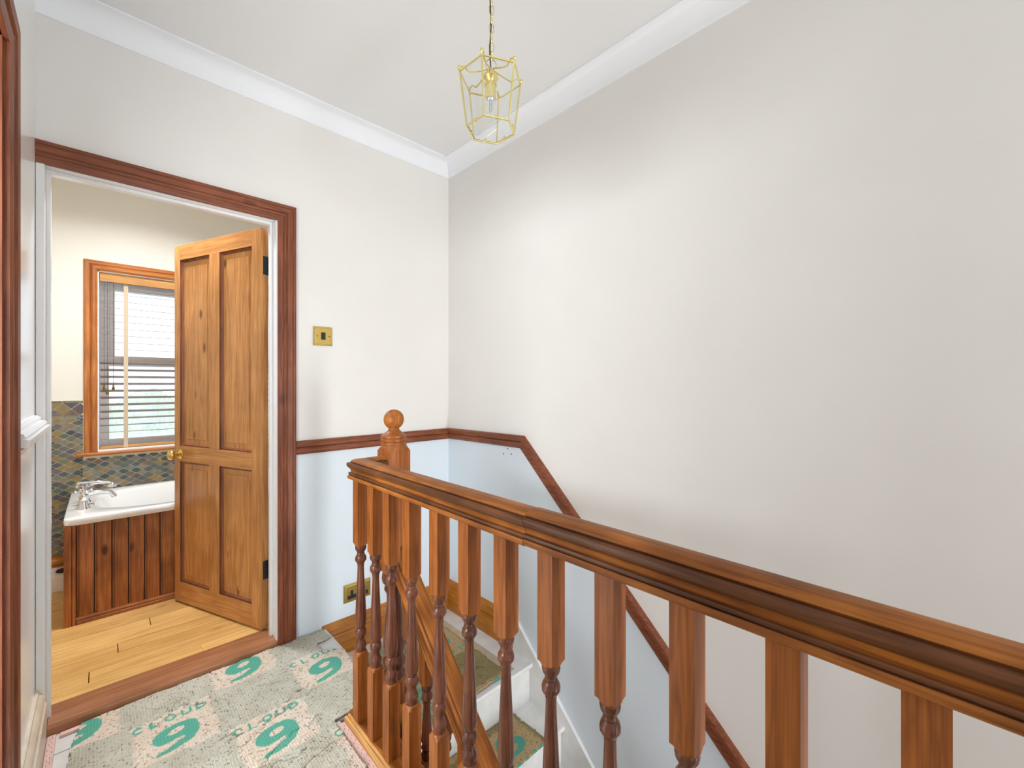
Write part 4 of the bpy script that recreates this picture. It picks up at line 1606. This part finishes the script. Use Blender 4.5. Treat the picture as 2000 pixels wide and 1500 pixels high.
# ------------------------------------------------------------------ pendant lantern
LXc, LYc, ZB, ZT = 0.861, 0.990, 2.020, 2.180
ln = empty('pendant_lantern', (LXc, LYc, CEIL), 'brass framed hexagonal glass lantern hanging on a chain', 'lantern')
angs = [math.radians(-26 + 60 * k) for k in range(6)]
pt = lambda r, a, z: Vector((LXc + r * math.cos(a), LYc + r * math.sin(a), z))
RB, RT = 0.0755, 0.0965
TW = 0.0
for k in range(6):
    a0, a1 = angs[k], angs[(k + 1) % 6]
    b = MB()
    b.tube([pt(RB, a0, ZB), pt(RT, a0, ZT)], 0.0026, 6)
    b.build('corner_bar', M['brass_pale'], ln, smooth=40)
    b = MB()
    b.tube([pt(RB, a0, ZB), pt(RB, a1, ZB)], 0.0027, 6)
    b.build('bottom_bar', M['brass_pale'], ln, smooth=40)
    b = MB()
    b.tube([pt(RT, a0, ZT), pt(RT, a1, ZT)], 0.0029, 6)
    b.build('top_bar', M['brass_pale'], ln, smooth=40)
    # pane with thickness
    am = (a0 + a1) / 2
    nrm = Vector((math.cos(am), math.sin(am), 0))
    q = [pt(RB - 0.002, a0, ZB + 0.001), pt(RB - 0.002, a1, ZB + 0.001), pt(RT - 0.002, a1, ZT - 0.001), pt(RT - 0.002, a0, ZT - 0.001)]
    b = MB()
    b.rings([[tuple(p) for p in q], [tuple(p - nrm * 0.003) for p in q]])
    b.f = b.f
    b.mi = [1, 0, 0, 0, 0, 0] if False else [1, 0, 1, 0, 0, 0]
    # side faces: bottom edge shows green
    b.mi = [1 if len(set(f) & {0, 1, 4, 5}) == 4 else 0 for f in b.f]
    b.build('pane', [M['glass'], M['glass_edge']], ln)
    # clip tab on the lower edge and top
    mid = (pt(RB, a0, ZB) + pt(RB, a1, ZB)) / 2 - nrm * 0.004
    b = MB()
    b.tube([mid + Vector((0, 0, -0.002)), mid + Vector((0, 0, 0.004)), mid + Vector((0, 0, 0.010))], [0.0016, 0.0036, 0.0012], 8)
    b.build('clip', M['brass_pale'], ln, smooth=40)
    # scrolled strap from each top corner to the centre
    pts = []
    for t in np.linspace(0, 1, 12):
        r = RT + 0.004 - (RT + 0.004 - 0.008) * t
        zz = ZT + 0.004 + 0.016 * math.sin(math.pi * min(1, t * 3)) * (1 if t < 0.33 else 0) + (0.030 * (t - 0.25) if t > 0.25 else 0) - 0.004 * math.sin(math.pi * t)
        pts.append(pt(r, a0, zz))
    b = MB()
    b.tube(pts, 0.0024, 6)
    b.lathe([(-0.004, 0.002), (0, 0.0048), (0.005, 0.0045), (0.008, 0.0015)], tuple(pt(RT + 0.002, a0, ZT + 0.010)), 10)
    b.build('strap', M['brass_pale'], ln, smooth=40)
b = MB()
b.lathe([(2.208, 0.004), (2.204, 0.012), (2.196, 0.014), (2.188, 0.022), (2.180, 0.024), (2.174, 0.016), (2.168, 0.012), (2.160, 0.019), (2.156, 0.0195)], (LXc, LYc, 0), 20)
b.build('hub', M['brass_pale'], ln, smooth=40)
b = MB()
prof = []
seg = 20
rs = []
for z in (2.156, 2.150, 2.118, 2.116):
    rs.append([(LXc + (0.0155 + (0.0012 if i % 2 else -0.0006)) * math.cos(2 * math.pi * i / 28), LYc + (0.0155 + (0.0012 if i % 2 else -0.0006)) * math.sin(2 * math.pi * i / 28), z) for i in range(28)])
b.rings(rs)
b.build('candle_sleeve', M['sleeve'], ln)
b = MB()
b.lathe([(2.117, 0.0145), (2.111, 0.0145), (2.108, 0.0125), (2.105, 0.0135)], (LXc, LYc, 0), 20)
cap = b.build('bulb_cap', M['chrome'], ln, smooth=40)
b = MB()
b.lathe([(2.106, 0.0125), (2.098, 0.0150), (2.088, 0.0170), (2.070, 0.0172), (2.058, 0.0165), (2.052, 0.0130), (2.050, 0.004)], (LXc, LYc, 0), 20)
blb = b.build('bulb', M['glass'], ln, smooth=50)
b = MB()
b.tube([(LXc - 0.004, LYc, 2.106), (LXc - 0.005, LYc, 2.085), (LXc, LYc + 0.004, 2.076), (LXc + 0.005, LYc, 2.085), (LXc + 0.004, LYc, 2.106)], 0.0007, 5)
b.build('filament', M['iron'], blb)


def torus(mb, c, rx, rz, rt, a, seg=18):
    ca, sa = math.cos(a), math.sin(a)
    pts = []
    rings = []
    for i in range(seg):
        t = 2 * math.pi * i / seg
        ctr = Vector((c[0] + rx * math.cos(t) * ca, c[1] + rx * math.cos(t) * sa, c[2] + rz * math.sin(t)))
        e1 = Vector((math.cos(t) * ca, math.cos(t) * sa, math.sin(t)))
        e2 = Vector((-sa, ca, 0))
        rings.append([tuple(ctr + e1 * rt * math.cos(2 * math.pi * k / 6) + e2 * rt * math.sin(2 * math.pi * k / 6)) for k in range(6)])
    n0 = len(rings)
    vs = [p for r in rings for p in r]
    fs = []
    for i in range(n0):
        for k in range(6):
            fs.append((i * 6 + k, i * 6 + (k + 1) % 6, ((i + 1) % n0) * 6 + (k + 1) % 6, ((i + 1) % n0) * 6 + k))
    mb.add(vs, fs)


b = MB()
torus(b, (LXc, LYc, 2.222), 0.0165, 0.0165, 0.0017, -0.72)
b.build('loop', M['brass_pale'], ln, smooth=40)
z = 2.250
k = 0
while z < CEIL - 0.03:
    b = MB()
    torus(b, (LXc + 0.004, LYc + 0.001, z), 0.0075, 0.0165, 0.0014, -0.72 + (0.35 if k % 2 else 1.35))
    b.build('chain_link', M['brass_pale'], ln, smooth=40)
    z += 0.0285
    k += 1
b = MB()
b.tube([(LXc, LYc, 2.205), (LXc - 0.004, LYc, 2.26), (LXc + 0.001, LYc, 2.34), (LXc - 0.003, LYc, 2.44), (LXc, LYc, 2.595)], 0.0023, 8)
b.build('flex', M['cable'], ln, smooth=40)
b = MB()
b.lathe([(CEIL - 0.028, 0.006), (CEIL - 0.026, 0.030), (CEIL - 0.012, 0.045), (CEIL, 0.048)], (LXc, LYc, 0), 24)
b.build('ceiling_rose', M['brass_pale'], ln, smooth=40)

# ------------------------------------------------------------------ outside the bathroom window
w = MB()
w.box(-30, 40, 4.5, 60, -3.3, -3.2)
tag(w.build('ground', M['grass']), 'garden lawn outside the bathroom window', 'garden', kind='structure')


def crown(name, c, r, sz, label, seed):
    bm = bmesh.new()
    bmesh.ops.create_icosphere(bm, subdivisions=4, radius=1.0)
    rr = np.random.default_rng(seed)
    ph = rr.uniform(0, 6, 6)
    for v in bm.verts:
        p = v.co.copy()
        k = 1 + 0.12 * math.sin(p.x * 5 + ph[0]) * math.sin(p.y * 6 + ph[1]) + 0.10 * math.sin(p.z * 9 + ph[2]) * math.cos(p.x * 11 + ph[3]) + float(rr.uniform(-.05, .05))
        v.co = Vector((p.x * r * k + c[0], p.y * r * k + c[1], p.z * sz * k + c[2]))
    me = bpy.data.meshes.new('crown')
    bm.to_mesh(me)
    bm.free()
    me.materials.append(M['foliage'])
    root = empty(name, (c[0], c[1], -3.2), label, 'tree', 'garden trees')
    o = bpy.data.objects.new('crown', me)
    COL.objects.link(o)
    o.parent = root
    o.matrix_parent_inverse = Matrix.Translation((-c[0], -c[1], 3.2))
    b = MB()
    b.tube([(c[0], c[1], -3.2), (c[0] + 0.1, c[1], c[2])], [0.22, 0.14], 8)
    b.build('trunk', M['skirt_z'], root)


crown('garden_tree', (0.2, 14, -1.2), 2.6, 2.0, 'round green tree outside behind the left of the window blind', 3)
crown('garden_tree', (6.6, 15, -1.1), 2.8, 2.1, 'round green tree outside hidden behind the open door', 4)
crown('garden_tree', (-6.5, 15, -1.0), 2.6, 2.0, 'round green tree outside beyond the tiled wall', 5)
b = MB()
b.prism([(4.6, 0.20), (4.6, 0.12), (8.2, -0.35), (8.2, -0.27)], 0, -3.0, 4.0)
b.prism([(4.7, 0.12), (4.7, -3.2), (8.1, -3.2), (8.1, -0.36)], 0, -2.9, 3.9)
tag(b.build('extension_roof', M['slate']), 'grey slate roof of the extension seen low through the blind', 'roof', kind='structure')
